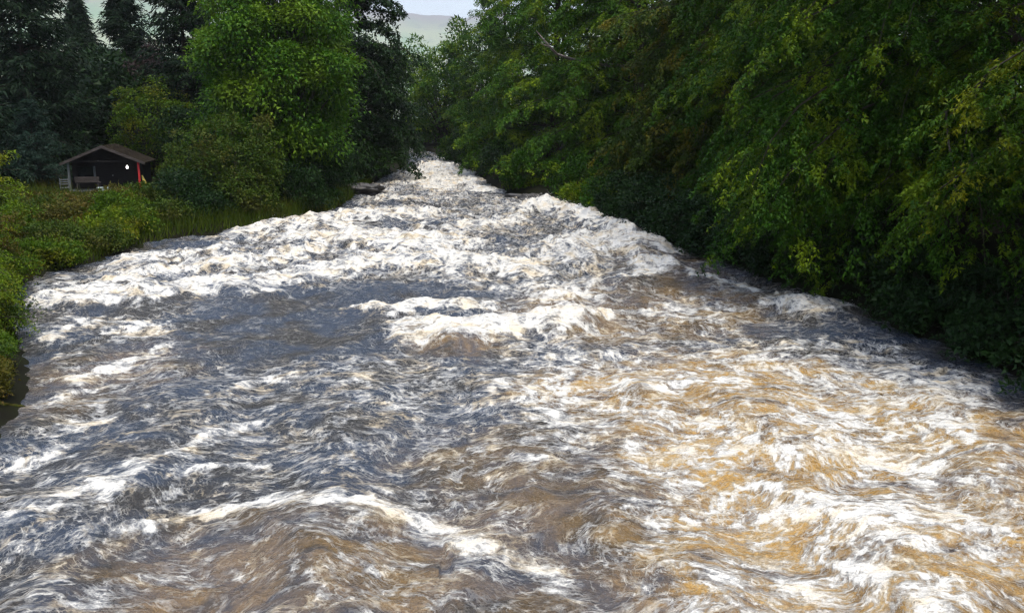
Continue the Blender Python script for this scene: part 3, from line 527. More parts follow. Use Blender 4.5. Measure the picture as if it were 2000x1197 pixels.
def surface(X, Y):
    ydist = np.clip(Y, 8, 100)
    # backtrace along the current: noise read there is drawn out and curled the way foam is
    fx, fy = X.copy(), Y.copy()
    for _ in range(5):
        vx, vy = flowfield(fx, fy)
        fx = fx - vx * .12; fy = fy - vy * .12
    wob = .08 + .014 * ydist
    w1, w2 = fbm(X * 1.6, Y * 1.6, 5, 31, .62), fbm(X * 1.6, Y * 1.6, 5, 41, .62)
    wx = X + wob * w1; wy = Y + wob * (1 + .03 * ydist) * w2
    base = samp(FBASE, wx, wy); line = samp(FLINE, wx, wy); dark = samp(FDARK, wx, wy); aer = samp(FAER, X + .8 * w1, Y + .8 * w2)
    wav = samp(FWAVE, X + .25 * perlin(X * .9, Y * .9, 33), Y + .45 * perlin(X * .9, Y * .9, 34))
    cov = np.maximum(base, line) - dark
    # lacy pattern, 0..1
    r1 = 1 - np.abs(fbm(fx * 1.3, fy * 1.5, 4, 51, .6)) * 2.2
    r2 = 1 - np.abs(fbm(fx * 3.6, fy * 4.4, 3, 61, .6)) * 2.0
    n3 = fbm(fx * .4, fy * .4, 3, 71)
    n4 = fbm(X * 2.2, Y * 2.2, 4, 75, .65)
    pat = .30 * r1 + .30 * r2 + .24 * n3 + .34 * n4
    srt = np.sort(pat.ravel()[::7]); pat = np.interp(pat, srt, np.linspace(0, 1, len(srt))).astype(np.float32)
    q = cov * 1.2 + .20 * line + pat - 1.10
    q = np.where(q > .20, .20 + (q - .20) * .36, q)
    # shape of the water
    far = sstep(16, 34, Y); vfar = sstep(45, 75, Y)
    A = .085 + .115 * far + .08 * vfar
    sx, sy = X + .5 * perlin(X * .3, Y * .3, 81), Y + .9 * perlin(X * .25, Y * .25, 82)
    calm = 1 - .35 * np.exp(-((X + 4.5) ** 2 / 30 + (Y - 20) ** 2 / 40))
    h = A * calm * ((.55 + .95 * far) * perlin(sx * .38, sy * .62, 83) + 1.1 * (.4 - np.abs(perlin(sx * .75, sy * 1.3, 84)) * 2) + .6 * perlin(sx * 1.7, sy * 2.8, 85) + .30 * (.4 - np.abs(perlin(sx * 3.6, sy * 5.5, 86)) * 2))
    h = h + .022 * (.5 - np.abs(perlin(X * 6 + fy, Y * 9, 87)) * 2) * calm
    h = h + wav * (1.0 + .55 * fbm(X * .9, Y * .9, 3, 88))
    fo = np.clip(q + .15, 0, .6) / .6
    bil = np.abs(fbm(X * 1.7, Y * 1.7, 4, 91, .5))
    h = h + fo * (.035 + .075 * far + .05 * vfar) * (.7 - 1.9 * bil)
    for (ex, ey, er, es) in EDDY:
        h = h - .05 * np.exp(-((X - ex) ** 2 + (Y - ey) ** 2) / (er * er * .3))
    shore = np.minimum(X - xl(Y), xr(Y) - X)
    h = h * sstep(-.8, 1.0, shore)
    q = q - .5 * (1 - sstep(0, .9, shore + .5 * perlin(X * .8, Y * .8, 95)))
    return zw(Y) + h, q, np.clip(aer * (1.0 + .9 * fbm(fx * .5, fy * .5, 3, 97)), 0, 1.2), fx, fy

XA, YYA = sheet(YA, NCA); XB, YYB = sheet(YB, NCB)
SA = surface(XA, YYA); SB = surface(XB, YYB)
last = [s[-1] for s in SA]
for s, sb in zip(SA, SB):                       # stitch the two densities along their common row
    s[-1, ::2] = sb[0]; s[-1, 1::2] = (sb[0, :-1] + sb[0, 1:]) / 2
na = XA.size
V = np.concatenate([np.stack([XA, YYA, SA[0]], -1).reshape(-1, 3), np.stack([XB, YYB, SB[0]], -1).reshape(-1, 3)])
m, n, l, out = mat_new('white_water')
def att(name):
    a = n.new('ShaderNodeAttribute'); a.attribute_name = name; return a
a_cov, a_aer, a_flow = att('cover'), att('aerated'), att('drift')
tex = n.new('ShaderNodeTexCoord')
pm = n.new('ShaderNodeMapping'); pm.inputs['Scale'].default_value = (1.15, 1.95, 1.4); l.new(a_flow.outputs['Vector'], pm.inputs['Vector']); P3 = pm.outputs[0]
OBJ = tex.outputs['Object']
def ridge(scale, detail, vec, dist, k):
    x = noise_n(n, l, scale, detail, .55, vec, dist)
    x = math_n(n, l, 'ABSOLUTE', math_n(n, l, 'SUBTRACT', x, .5))
    return math_n(n, l, 'SUBTRACT', 1.0, math_n(n, l, 'MULTIPLY', x, k), clamp=True)
nA = noise_n(n, l, 2.9, 7, .66, P3, .4)
nB = noise_n(n, l, 17, 5, .72, OBJ, .3)
nC = noise_n(n, l, 1.0, 6, .62, P3, .5)
nE = noise_n(n, l, 42, 3, .65, OBJ, .2)
nD = noise_n(n, l, .55, 3, .6, OBJ, .3)
mp = n.new('ShaderNodeMapping'); mp.inputs['Scale'].default_value = (1, 1.9, 1); l.new(OBJ, mp.inputs['Vector'])
nR = noise_n(n, l, 3.6, 5, .6, mp.outputs[0], .5)
T0 = ridge(.8, 5, P3, .4, 6.0)
T1 = ridge(2.2, 5, P3, .3, 6.5); T2 = ridge(6.0, 4, P3, .2, 5.5)
f = a_cov.outputs['Fac']
for tx_, k_ in ((nA, .70), (nB, .45), (nE, .32), (T0, .36), (T1, .36), (T2, .30)):
    f = math_n(n, l, 'ADD', f, math_n(n, l, 'MULTIPLY', math_n(n, l, 'SUBTRACT', tx_, .5), k_))
milky = maprange(n, l, f, -.40, .45, 0, .52)                 # bubbles carried below the surface
white = maprange(n, l, f, .02, .56)                         # froth lying on top
veil = math_n(n, l, 'MULTIPLY', math_n(n, l, 'MAXIMUM', maprange(n, l, T1, .70, .98), math_n(n, l, 'MULTIPLY', maprange(n, l, T2, .72, 1.0), .7)), maprange(n, l, nA, .36, .56))
veil = math_n(n, l, 'MULTIPLY', veil, maprange(n, l, a_cov.outputs['Fac'], -1.0, .0, .10, .85))
white = math_n(n, l, 'MAXIMUM', white, veil)
aerm = math_n(n, l, 'MULTIPLY', a_aer.outputs['Fac'], maprange(n, l, nC, .30, .60, .15, 1.0), clamp=True)
aerm = math_n(n, l, 'MULTIPLY', aerm, maprange(n, l, nB, .25, .62, .6, 1.0))
deep = mix_rgb(n, l, maprange(n, l, nD, .42, .62), (.034, .047, .070), (.036, .034, .031))  # pale from bubbles; the blue patches are sky reflection put into base colour
wcol = mix_rgb(n, l, aerm, deep, (.45, .265, .075))
mcol = mix_rgb(n, l, aerm, mix_rgb(n, l, maprange(n, l, nC, .45, .62), (.43, .45, .48), (.54, .43, .27)), (.64, .48, .25))
wcol = mix_rgb(n, l, milky, wcol, mcol)
fcol = mix_rgb(n, l, maprange(n, l, nC, .46, .68), (.71, .685, .62), (.68, .575, .41))
col = mix_rgb(n, l, white, wcol, fcol)
foam = white
p = n.new('ShaderNodeBsdfPrincipled'); l.new(col, p.inputs['Base Color'])
l.new(maprange(n, l, math_n(n, l, 'MAXIMUM', white, milky), 0, .8, .27, .6), p.inputs['Roughness'])
p.inputs['IOR'].default_value = 1.33
bmp = n.new('ShaderNodeBump'); bmp.inputs['Strength'].default_value = 1.0; bmp.inputs['Distance'].default_value = .10
hgt = math_n(n, l, 'ADD', math_n(n, l, 'MULTIPLY', nB, .35), math_n(n, l, 'MULTIPLY', nR, 1.3))
hgt = math_n(n, l, 'ADD', hgt, math_n(n, l, 'MULTIPLY', nA, .4))
hgt = math_n(n, l, 'ADD', hgt, math_n(n, l, 'MULTIPLY', foam, .3))
l.new(hgt, bmp.inputs['Height']); l.new(bmp.outputs[0], p.inputs['Normal'])
l.new(p.outputs[0], out.inputs['Surface'])
M['water'] = m
river = mesh_obj('river', V, np.concatenate([grid_faces(*XA.shape), grid_faces(*XB.shape) + na]), M['water'], smooth=True)
tag(river, 'peat brown river in spate with white foaming rapids', kind='structure')
for nm, k in (('cover', 1), ('aerated', 2)):
    a = river.data.attributes.new(nm, 'FLOAT', 'POINT'); a.data.foreach_set('value', np.concatenate([SA[k].ravel(), SB[k].ravel()]).astype(np.float32))
a = river.data.attributes.new('drift', 'FLOAT_VECTOR', 'POINT')
dv = np.concatenate([np.stack([SA[3], SA[4], SA[0] * 1.3], -1).reshape(-1, 3), np.stack([SB[3], SB[4], SB[0] * 1.3], -1).reshape(-1, 3)]).astype(np.float32)
a.data.foreach_set('vector', dv.ravel())

# ------------------------------------------------------------------ growing things
def unit(v): return v / np.maximum(np.linalg.norm(v, axis=-1, keepdims=True), 1e-6)
ZUP = np.array([0, 0, 1.0])
def tubes(P, R, sides=5):
    """P (N,K,3) centre lines, R (N,K) radii -> verts, quads"""
    N, K, _ = P.shape
    T = unit(np.gradient(P, axis=1))
    ref = np.where(np.abs(T[..., 2:3]) > .9, np.array([1.0, 0, 0]), ZUP)
    A = unit(np.cross(T, ref)); B = np.cross(T, A)
    an = np.arange(sides) * 2 * np.pi / sides
    V = P[:, :, None] + R[:, :, None, None] * (np.cos(an)[None, None, :, None] * A[:, :, None] + np.sin(an)[None, None, :, None] * B[:, :, None])
    i = np.arange(N * K * sides).reshape(N, K, sides)
    a = i[:, :-1]; b = i[:, 1:]
    Fq = np.stack([a, np.roll(a, -1, 2), np.roll(b, -1, 2), b], -1).reshape(-1, 4)
    return V.reshape(-1, 3), Fq
def along(P, t):
    """points and tangents at parameters t (N,n) of polylines P (N,K,3)"""
    N, K, _ = P.shape
    s = np.clip(t, 0, .9999) * (K - 1); i = s.astype(int); f = (s - i)[..., None]
    r = np.arange(N)[:, None]
    a, b = P[r, i], P[r, i + 1]
    return a + (b - a) * f, unit(b - a)
def sprout(P, n, t0, t1, length, ang, droop, rg, K=4, taper=.6, lift=.0, jit=.25):
    N = P.shape[0]
    t = t0 + (t1 - t0) * (np.arange(n)[None] + rg.uniform(0, 1, (N, n))) / n
    p, T = along(P, t)
    S = unit(np.cross(T, ZUP) + 1e-5)
    sgn = np.where((np.arange(n)[None] + rg.integers(0, 2, (N, 1))) % 2 == 0, 1.0, -1.0)[..., None]
    a = (ang + rg.normal(0, .22, (N, n)))[..., None]
    D = unit(np.cos(a) * T + np.sin(a) * sgn * S + rg.normal(0, jit, (N, n, 3)) * np.array([1, 1, .55]) + lift * ZUP)
    par = np.linalg.norm(P[:, -1] - P[:, 0], axis=-1)[:, None]
    L = (length if np.isscalar(length) else length) * (1 - taper * t) * rg.uniform(.65, 1.25, (N, n))
    D = D.reshape(-1, 3); p = p.reshape(-1, 3); L = L.reshape(-1)
    out_ = [p]
    for k in range(K - 1):
        d = unit(D - ZUP * droop * (k + .5) / (K - 1))
        p = p + d * (L / (K - 1))[:, None]; out_.append(p)
    return np.stack(out_, 1)
def leaves(P, m, size, rg, flat=.5, aspect=.55, tri=False, spread=.9, t0=.1, hang=.25):
    """m leaves along each twig of P, lying roughly flat like a beech spray"""
    N = P.shape[0]
    t = t0 + (1.02 - t0) * (np.arange(m)[None] + rg.uniform(0, 1, (N, m))) / m
    p, T = along(P, t)
    S = unit(np.cross(T, ZUP) + 1e-5)
    sgn = np.where(np.arange(m)[None, :, None] % 2 == 0, 1.0, -1.0)
    a = rg.normal(spread, .3, (N, m, 1))
    D = unit(np.cos(a) * T + np.sin(a) * sgn * S + rg.normal(0, .25, (N, m, 3)) - hang * ZUP)
    nrm = unit(ZUP + rg.normal(0, flat, (N, m, 3)))
    W = unit(np.cross(D, nrm))
    s = size * rg.uniform(.6, 1.35, (N, m, 1))
    p = p + rg.normal(0, size * .35, p.shape)
    return leaf_faces(p, D, W, s, aspect, tri)
def leaf_faces(p, D, W, s, aspect, tri):
    if tri: q = [p - W * s * aspect * .5, p + W * s * aspect * .5, p + D * s]
    else: q = [p, p + D * s * .45 + W * s * aspect * .5, p + D * s, p + D * s * .5 - W * s * aspect * .5]
    k = len(q)
    V = np.stack(q, -2).reshape(-1, k, 3)
    return V
def to_crown(name, sets, mat, parent, zmin=None):
    """sets: list of (n,k,3) leaf arrays; quads are kept, triangles padded apart"""
    k = sets[0].shape[1]
    V = np.concatenate(sets)
    if zmin is not None:
        zz = V[:, :, 2].min(1); c = V[:, 0]
        keep = zz > np.maximum(zw(np.clip(c[:, 1], 0, 118)) + .06, -9)
        V = V[keep]
    n_ = len(V)
    return mesh_obj(name, V.reshape(-1, 3), np.arange(n_ * k, dtype=np.int32).reshape(n_, k), mat, parent)
def trunk_line(x, y, z0, h, rg, lean=(0, 0), K=9, wob=.12):
    t = np.linspace(0, 1, K)
    P = np.stack([x + lean[0] * t ** 1.5, y + lean[1] * t ** 1.5, z0 + h * t], -1)
    P[1:, :2] += np.cumsum(rg.normal(0, wob, (K - 1, 2)), 0) * .6
    return P[None]

def bough_set(tr, n, h0, h1, H, rad, az_c, az_w, e0, droop, rg, K=9, top=.25, bias=1.0):
    """boughs leaving the trunk line tr between heights h0..h1"""
    t = (h0 + (h1 - h0) * ((np.arange(n) + rg.uniform(0, 1, n)) / n) ** bias) / H
    p, _ = along(tr, t[None]); p = p[0]
    az = az_c + az_w * rg.uniform(-1, 1, n)
    u = np.clip(t, 0, 1)
    L = rad * rg.uniform(.6, 1.12, n) * np.where(u < .5, 1.0, 1 - (1 - top) * ((u - .5) / .5) ** 1.3)
    el = e0 + rg.normal(0, .16, n) + .5 * np.clip(u - .5, 0, 1)
    pts = [p]; bend = rg.normal(0, .07, n)
    for k in range(K - 1):
        f = (k + .5) / (K - 1)
        e = el - droop * f ** 1.4 * rg.uniform(.85, 1.15, n); az = az + bend
        d = np.stack([np.sin(az) * np.cos(e), np.cos(az) * np.cos(e), np.sin(e)], -1)
        p = p + d * (L / (K - 1))[:, None]; pts.append(p)
    return np.stack(pts, 1), L

def broad_tree(name, label, cat, x, y, H, rad, mat, seed, face=None, spread=1.9, z_detail=9.0, nb=60, ns=12, nt=6, nl=10, leaf=.09, tri=False,
               low=1.2, e0=.35, droop=1.15, trunk_r=.3, group=None, upper=True, zbase=None, lean=(0, 0), jit=.25, back=.25, sec=.42, tw=.6, flat=.36, hang=.3, bias=1.3, fine=False):
    """layered drooping crown: trunk > boughs > side branches > twigs > single leaves"""
    rg = np.random.default_rng(seed)
    z0 = float(ground_z(x, y)) - .15 if zbase is None else zbase
    root = empty(name, (x, y, z0)); tag(root, label, cat, group)
    tr = trunk_line(x, y, z0, H * .96, rg, lean)
    rr = trunk_r * (1 - np.linspace(0, 1, tr.shape[1]) * .9)[None]; rr[:, 0] *= 1.35
    mesh_obj('trunk', *tubes(tr, rr, 9), M['bark'], root, True)
    if face is None: face = math.atan2(-x, -y)
    hd = min(z_detail - z0, H * .95)
    nf = int(nb * (1 - back))
    sets = [bough_set(tr, nf, low, hd, H, rad, face, spread, e0, droop, rg, bias=bias), bough_set(tr, nb - nf, low, hd, H, rad, face + math.pi, 1.3, e0, droop, rg)]
    B = np.concatenate([s[0] for s in sets]); BL = np.concatenate([s[1] for s in sets])
    limbs = [tubes(B, np.linspace(1, .12, B.shape[1])[None] * (.012 + .0065 * BL)[:, None], 4 if fine else 3)]
    S2 = sprout(B, ns, .12, 1.0, np.repeat((sec * BL)[:, None], ns, 1), .85, .8, rg, 5, .55, .05, jit)
    S2 = np.concatenate([S2, B[:, 4:9]])
    if fine: limbs.append(tubes(S2, np.linspace(1, .2, 5)[None] * np.full((len(S2), 1), .006), 3))
    T3 = sprout(S2, nt, .1, 1.0, tw, .8, .75, rg, 3, .3, .0, jit)
    T3 = np.concatenate([T3, S2[:, 2:5]])
    lv = [leaves(T3, nl, leaf, rg, flat, tri=tri, hang=hang)]
    if upper and hd < H * .9:                              # crown above: larger, fewer leaves
        nu = int(nb * .6)
        Bu, Lu = bough_set(tr, nu, hd, H * .97, H, rad * 1.15, face, math.pi, e0 + .15, droop * .7, rg)
        limbs.append(tubes(Bu, np.linspace(1, .12, Bu.shape[1])[None] * (.018 + .009 * Lu)[:, None], 4))
        U2 = sprout(Bu, max(5, ns // 2), .12, 1.0, np.repeat((sec * Lu)[:, None], max(5, ns // 2), 1), .85, .4, rg, 4, .5, .1, .35)
        lv.append(leaves(U2, max(9, nl), max(leaf * 2.8, .36), rg, .5, .75, tri=tri))
    vs, fs, o_ = [], [], 0
    for v_, f_ in limbs: vs.append(v_); fs.append(f_ + o_); o_ += len(v_)
    mesh_obj('limbs', np.concatenate(vs), np.concatenate(fs), M['bark'], root)
    to_crown('crown', lv, mat, root, True)
    return root

def clump_plant(name, label, cat, x, y, H, rx, ry, mat, seed, nc=40, nl=150, leaf=.07, cr=.5, base=.0, tri=False, group=None, trunk_r=.05, lump=.25, stems=5, crown_low=.1, zbase=None, droopy=.2, top_bias=.0):
    """bushy thing: leaf clumps round the ends of limbs, outline uneven"""
    rg = np.random.default_rng(seed)
    z0 = float(ground_z(x, y)) - .08 if zbase is None else zbase
    root = empty(name, (x, y, z0)); tag(root, label, cat, group)
    u = rg.uniform(-1, 1, nc) * .98; ph = rg.uniform(0, 2 * np.pi, nc)
    rad = rg.uniform(.55, 1.0, nc) ** .6 * (1 + lump * rg.normal(0, 1, nc) * .6)
    sq = np.sqrt(1 - u * u)
    zc = H * (crown_low + (1 - crown_low) * (.5 + .5 * u * rad))
    Cn = np.stack([x + rx * rad * sq * np.cos(ph), y + ry * rad * sq * np.sin(ph), z0 + zc - cr * .5], -1)
    Cn[:, 2] = np.maximum(Cn[:, 2], z0 + .12)
    crr = cr * rg.uniform(.55, 1.3, nc)
    # limbs from the base to every clump
    k = np.linspace(0, 1, 6)[None, :, None]
    st = np.array([x, y, z0]) + np.stack([rg.normal(0, rx * .08, nc), rg.normal(0, ry * .08, nc), np.zeros(nc)], -1)
    mid = st * .45 + Cn * .55; mid[:, :2] = st[:, :2] * .75 + Cn[:, :2] * .25
    Lm = (1 - k) ** 2 * st[:, None] + 2 * k * (1 - k) * mid[:, None] + k ** 2 * Cn[:, None]
    mesh_obj('limbs' if trunk_r > .06 else 'stems', *tubes(Lm, np.linspace(1, .15, 6)[None] * np.full((nc, 1), trunk_r * (.28 if trunk_r > .06 else .55)), 4), M['bark'], root)
    if trunk_r > .06:
        tr = trunk_line(x, y, z0, H * .6, rg, wob=.06)
        mesh_obj('trunk', *tubes(tr, trunk_r * (1 - np.linspace(0, .8, tr.shape[1]))[None], 8), M['bark'], root, True)
    d = unit(rg.normal(0, 1, (nc, nl, 3)) + np.array([0, 0, .6]))
    r = crr[:, None, None] * rg.uniform(.3, 1.0, (nc, nl, 1)) ** .4 * (1 + .18 * rg.normal(0, 1, (nc, nl, 1)))
    p = Cn[:, None] + d * r * np.array([1.1, 1.1, .8])
    D = unit(d * .7 + rg.normal(0, .5, d.shape) - droopy * ZUP)
    nrm = unit(d * .6 + ZUP * .7 + rg.normal(0, .45, d.shape))
    W = unit(np.cross(D, nrm))
    s = leaf * rg.uniform(.6, 1.4, (nc, nl, 1))
    to_crown('crown', [leaf_faces(p, D, W, s, .6, tri)], mat, root, True)
    return root

def spruce(name, label, x, y, H, rad, mat, seed, nw=34, per=7, ns=11, nl=9, size=.2, zlow=.8, droop=.55, group=None):
    rg = np.random.default_rng(seed)
    z0 = float(ground_z(x, y)) - .1
    root = empty(name, (x, y, z0)); tag(root, label, 'conifer', group)
    tr = trunk_line(x, y, z0, H, rg, wob=.03)
    mesh_obj('trunk', *tubes(tr, (.012 * H * (1 - np.linspace(0, .96, 9)))[None], 8), M['bark'], root, True)
    N = nw * per
    h = np.repeat(zlow + (H - zlow) * (np.linspace(0, .985, nw)) ** 1.05, per) + rg.normal(0, .12, N)
    u = np.clip(h / H, 0, .995)
    p, _ = along(tr, u[None]); p = p[0]
    az = rg.uniform(0, 2 * np.pi, N)
    L = (rad * (1 - u) ** .8 * (.75 + .25 * np.minimum(1, u * 6)) + .15) * rg.uniform(.65, 1.2, N)
    pts = [p]
    for k in range(7):
        f = (k + .5) / 7
        e = .12 - droop * np.sin(f * 2.6) + .25 * f ** 3 + .5 * u
        d = np.stack([np.sin(az) * np.cos(e), np.cos(az) * np.cos(e), np.sin(e)], -1)
        p = p + d * (L / 7)[:, None]; pts.append(p)
    B = np.stack(pts, 1)
    mesh_obj('limbs', *tubes(B, np.linspace(1, .15, 8)[None] * (.012 + .008 * L)[:, None], 3), M['bark'], root)
    S2 = sprout(B, ns, .1, 1.0, np.repeat((.30 * L + .12)[:, None], ns, 1), .75, .7, rg, 4, .5, 0, .15)
    S2 = np.concatenate([S2, B[:, 4:8]])
    to_crown('crown', [leaves(S2, nl, size, rg, .9, .28, True, .6, .0, .35)], mat, root)
    return root

# ------------------------------------------------------------------ beeches of the right bank
beech_group = 'beeches overhanging the bank opposite the hut'
W_ = -math.pi / 2                                         # towards the river
broad_tree('beech_tree', 'big beech whose leafy boughs hang from above at the picture\'s right edge', 'tree', 16.6, 19.0, 20, 8.0, M['beech_gold'], 101, W_ - .5, 1.0, 9.2, 54, 21, 7, 20, .10, tri=True, fine=True, bias=1.1, jit=.15, sec=.33, tw=.5, low=2.6, e0=.42, droop=1.25, trunk_r=.42, group=beech_group, back=.12)
broad_tree('beech_tree', 'beech with drooping boughs dipping into the foam beside the curling wave', 'tree', 14.6, 27.4, 21, 9.7, M['beech'], 102, W_ - .22, .85, 10.2, 70, 22, 7, 20, .10, tri=True, bias=1.4, jit=.15, sec=.33, tw=.5, low=1.6, e0=.38, droop=1.55, trunk_r=.45, group=beech_group, back=.1)
broad_tree('beech_tree', 'dark green beech just upstream of the one dipping into the foam', 'tree', 14.2, 37.5, 20, 8.4, M['beech'], 103, W_ - .4, 1.0, 11.5, 60, 20, 6, 16, .125, tri=True, bias=1.4, jit=.15, sec=.33, tw=.5, low=1.0, e0=.32, droop=1.35, trunk_r=.4, group=beech_group, back=.1)
broad_tree('beech_tree', 'brownish green beech with bronze boughs sweeping down to the white rapids', 'tree', 12.0, 46.5, 21, 8.2, M['beech_brown'], 104, W_ - .4, 1.0, 12.7, 60, 19, 6, 14, .15, tri=True, bias=1.4, jit=.15, sec=.33, tw=.5, low=.8, e0=.32, droop=1.35, trunk_r=.4, group=beech_group, back=.1)
rb = broad_tree('beech_tree', 'fresh green beech carrying a bare grey dead branch', 'tree', 7.8, 57.0, 22, 8.2, M['beech_far'], 105, W_ - .4, 1.1, 14, 60, 18, 6, 11, .165, tri=True, bias=1.4, jit=.15, sec=.33, tw=.55, low=.7, e0=.35, droop=1.2, trunk_r=.4, group=beech_group, back=.1)
broad_tree('beech_tree', 'pale green beech beside the gap where the hazy hill shows', 'tree', 3.2, 70.0, 21, 7.6, M['beech_far'], 106, W_ - .3, 1.5, 15.5, 60, 16, 6, 10, .19, tri=True, bias=1.4, jit=.15, sec=.34, tw=.6, low=.6, e0=.35, droop=1.15, trunk_r=.38, group=beech_group, back=.15)
broad_tree('beech_tree', 'low green beech leaning over the far head of the rapids', 'tree', -.6, 84.0, 15, 5.6, M['beech'], 107, W_ - .3, 1.6, 17, 70, 10, 6, 8, .18, tri=True, low=.7, e0=.35, droop=1.15, trunk_r=.34, group=beech_group, back=.2)
P0 = np.array([(1.35, 51.2, 9.9), (1.75, 51.3, 9.45), (2.15, 51.6, 9.05), (2.6, 53.4, 8.8), (4.4, 55.6, 8.4), (7.6, 57.0, 8.3)])[None]
P1 = np.array([(1.55, 51.1, 9.25), (1.8, 51.35, 9.17), (2.15, 51.6, 9.05)])[None]
va, fa = tubes(P0, np.array([[.018, .045, .06, .08, .11, .13]]), 6); vb, fb = tubes(P1, np.array([[.012, .03, .045]]), 6)
mesh_obj('dead_branch', np.concatenate([va, vb]), np.concatenate([fa, fb + len(va)]), M['bark_grey'], rb)['label'] = 'bare grey dead branch'
for i, (x, y, H) in enumerate([(24, 26, 18), (23, 37, 19), (20.5, 50, 20), (16, 62, 20), (11, 76, 20), (28, 60, 21), (22, 76, 21),  (14, 92, 21), (5, 92, 20), (18.5, 57, 20), (14, 70, 20)]):
    lab = ['shaded beech standing behind the tree at the picture\'s right edge', 'shaded beech standing behind the boughs that dip into the foam', 'shaded beech standing behind the bronze beech', 'shaded beech standing behind the beech with the dead branch', 'tall beech standing behind the pale green beech by the gap', 'beech deep in the wood beyond the bronze beech', 'beech deep in the wood beyond the dead branch', 'beech deep in the wood past the pale green beech', 'beech in the wood above the far bushes', 'beech in the second row between the bronze beech and the dead branch', 'beech in the second row just past the dead branch'][i]
    broad_tree('beech_tree', lab, 'tree', x, y, H, 7.5, M['beech'], 120 + i, W_ - .3, 1.6, 8 + .13 * y, 50, 9, 4, 6, .42, tri=True, low=1.2, e0=.35, droop=1.0, group='beeches standing behind the waterside trees', back=.3)

# ------------------------------------------------------------------ trees that close the valley
for i, (x, y, H, mt) in enumerate([(-13.5, 113, 12.2, 'beech_far'), (-8.0, 108, 11.2, 'beech_far'), (-3.5, 103, 13.5, 'beech'), (-20, 110, 15, 'dark_leaf'), (-26, 100, 16, 'beech')]):
    lab = ['light green tree low in the gap below the hazy hill', 'small rounded tree in the gap directly above the head of the rapids', 'mid green tree where the beech row meets the gap', 'dark tree hidden behind the tall dark riverside tree', 'far green tree behind the bright green tree'][i]
    clump_plant('valley_tree', lab, 'tree', x, y, H, 4.6, 4.0, M[mt], 140 + i, 90, 150, .33, 1.35, tri=True, group='trees closing the valley', trunk_r=.25, crown_low=.02)

# ------------------------------------------------------------------ the left bank's tall trees
clump_plant('sycamore_tree', 'bright green leafy sycamore standing over the bend of the bank', 'tree', -12.6, 49.0, 13.6, 3.6, 3.5, M['sycamore'], 201, 160, 760, .185, 1.08, tri=True, trunk_r=.32, crown_low=.06, lump=.2, droopy=.45)
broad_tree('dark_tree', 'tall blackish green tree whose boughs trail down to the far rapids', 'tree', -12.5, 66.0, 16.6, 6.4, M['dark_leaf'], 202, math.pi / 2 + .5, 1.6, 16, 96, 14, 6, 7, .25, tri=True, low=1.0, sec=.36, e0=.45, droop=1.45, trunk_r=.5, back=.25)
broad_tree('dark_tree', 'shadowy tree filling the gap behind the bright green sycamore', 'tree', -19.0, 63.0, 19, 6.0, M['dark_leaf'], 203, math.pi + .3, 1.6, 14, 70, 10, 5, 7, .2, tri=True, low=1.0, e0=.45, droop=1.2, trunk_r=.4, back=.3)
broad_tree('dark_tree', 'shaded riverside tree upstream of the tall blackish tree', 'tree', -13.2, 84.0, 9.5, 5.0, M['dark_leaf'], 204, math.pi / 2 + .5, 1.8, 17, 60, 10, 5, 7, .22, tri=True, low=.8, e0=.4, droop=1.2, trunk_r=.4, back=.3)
cg = 'dark spruces behind the hut'
spruce('spruce_tree', 'broad dark spruce just beyond the hut\'s grey post', -29.0, 54.5, 19, 4.6, M['spruce'], 211, 38, 9, 11, 9, .38, droop=.6, group=cg)
spruce('spruce_tree', 'dark spruce cut off by the picture\'s left edge', -26.6, 40.5, 18, 4.4, M['spruce'], 212, 38, 9, 11, 9, .36, droop=.6, group=cg)
spruce('spruce_tree', 'pointed spruce standing alone against the pale hillside', -29.6, 70.5, 15.0, 3.6, M['spruce'], 213, 34, 7, 11, 11, .36, group=cg)
spruce('spruce_tree', 'tall dark spruce next to the bright green sycamore', -21.8, 61.0, 18.5, 3.9, M['spruce'], 214, 36, 7, 11, 11, .36, group=cg)
spruce('spruce_tree', 'far spruce seen between the pointed spruce and the broad one', -36.5, 78.0, 13.0, 3.4, M['spruce'], 215, 30, 7, 9, 8, .42, group=cg)
spruce('spruce_tree', 'young blue green spruce beside the hut\'s grey post', -27.2, 51.0, 4.9, 2.3, M['spruce_blue'], 216, 18, 8, 10, 9, .16, droop=.35, group=cg)
clump_plant('small_tree', 'small yellow green tree rising behind the hut roof', 'tree', -23.0, 58.0, 6.6, 2.5, 2.2, M['shrub'], 221, 70, 170, .14, .62, trunk_r=.12, crown_low=.12)
clump_plant('copper_tree', 'dull purplish tree in the gap between the two upright spruces', 'tree', -26.0, 68.0, 9.6, 2.4, 2.2, M['copper'], 222, 60, 150, .18, .7, trunk_r=.14, crown_low=.2)
for i, (x, y, H, r) in enumerate([(-29.5, 55, 5.2, 2.8), (-19.2, 55.5, 5.5, 2.6), (-33, 49, 5.5, 3.0), (-16.4, 56, 6.5, 2.6)]):
    lab = ['dark evergreen bush behind the hut\'s left corner', 'dark evergreen bush beside the hut\'s red post', 'dark evergreen bush at the left edge beyond the hedge plants', 'dark evergreen bush under the sycamore'][i]
    clump_plant('evergreen_bush', lab, 'bush', x, y, H, r, r * .8, M['dark_leaf'], 230 + i, 60, 150, .16, .7, tri=True, group='dark evergreen bushes round the hut')

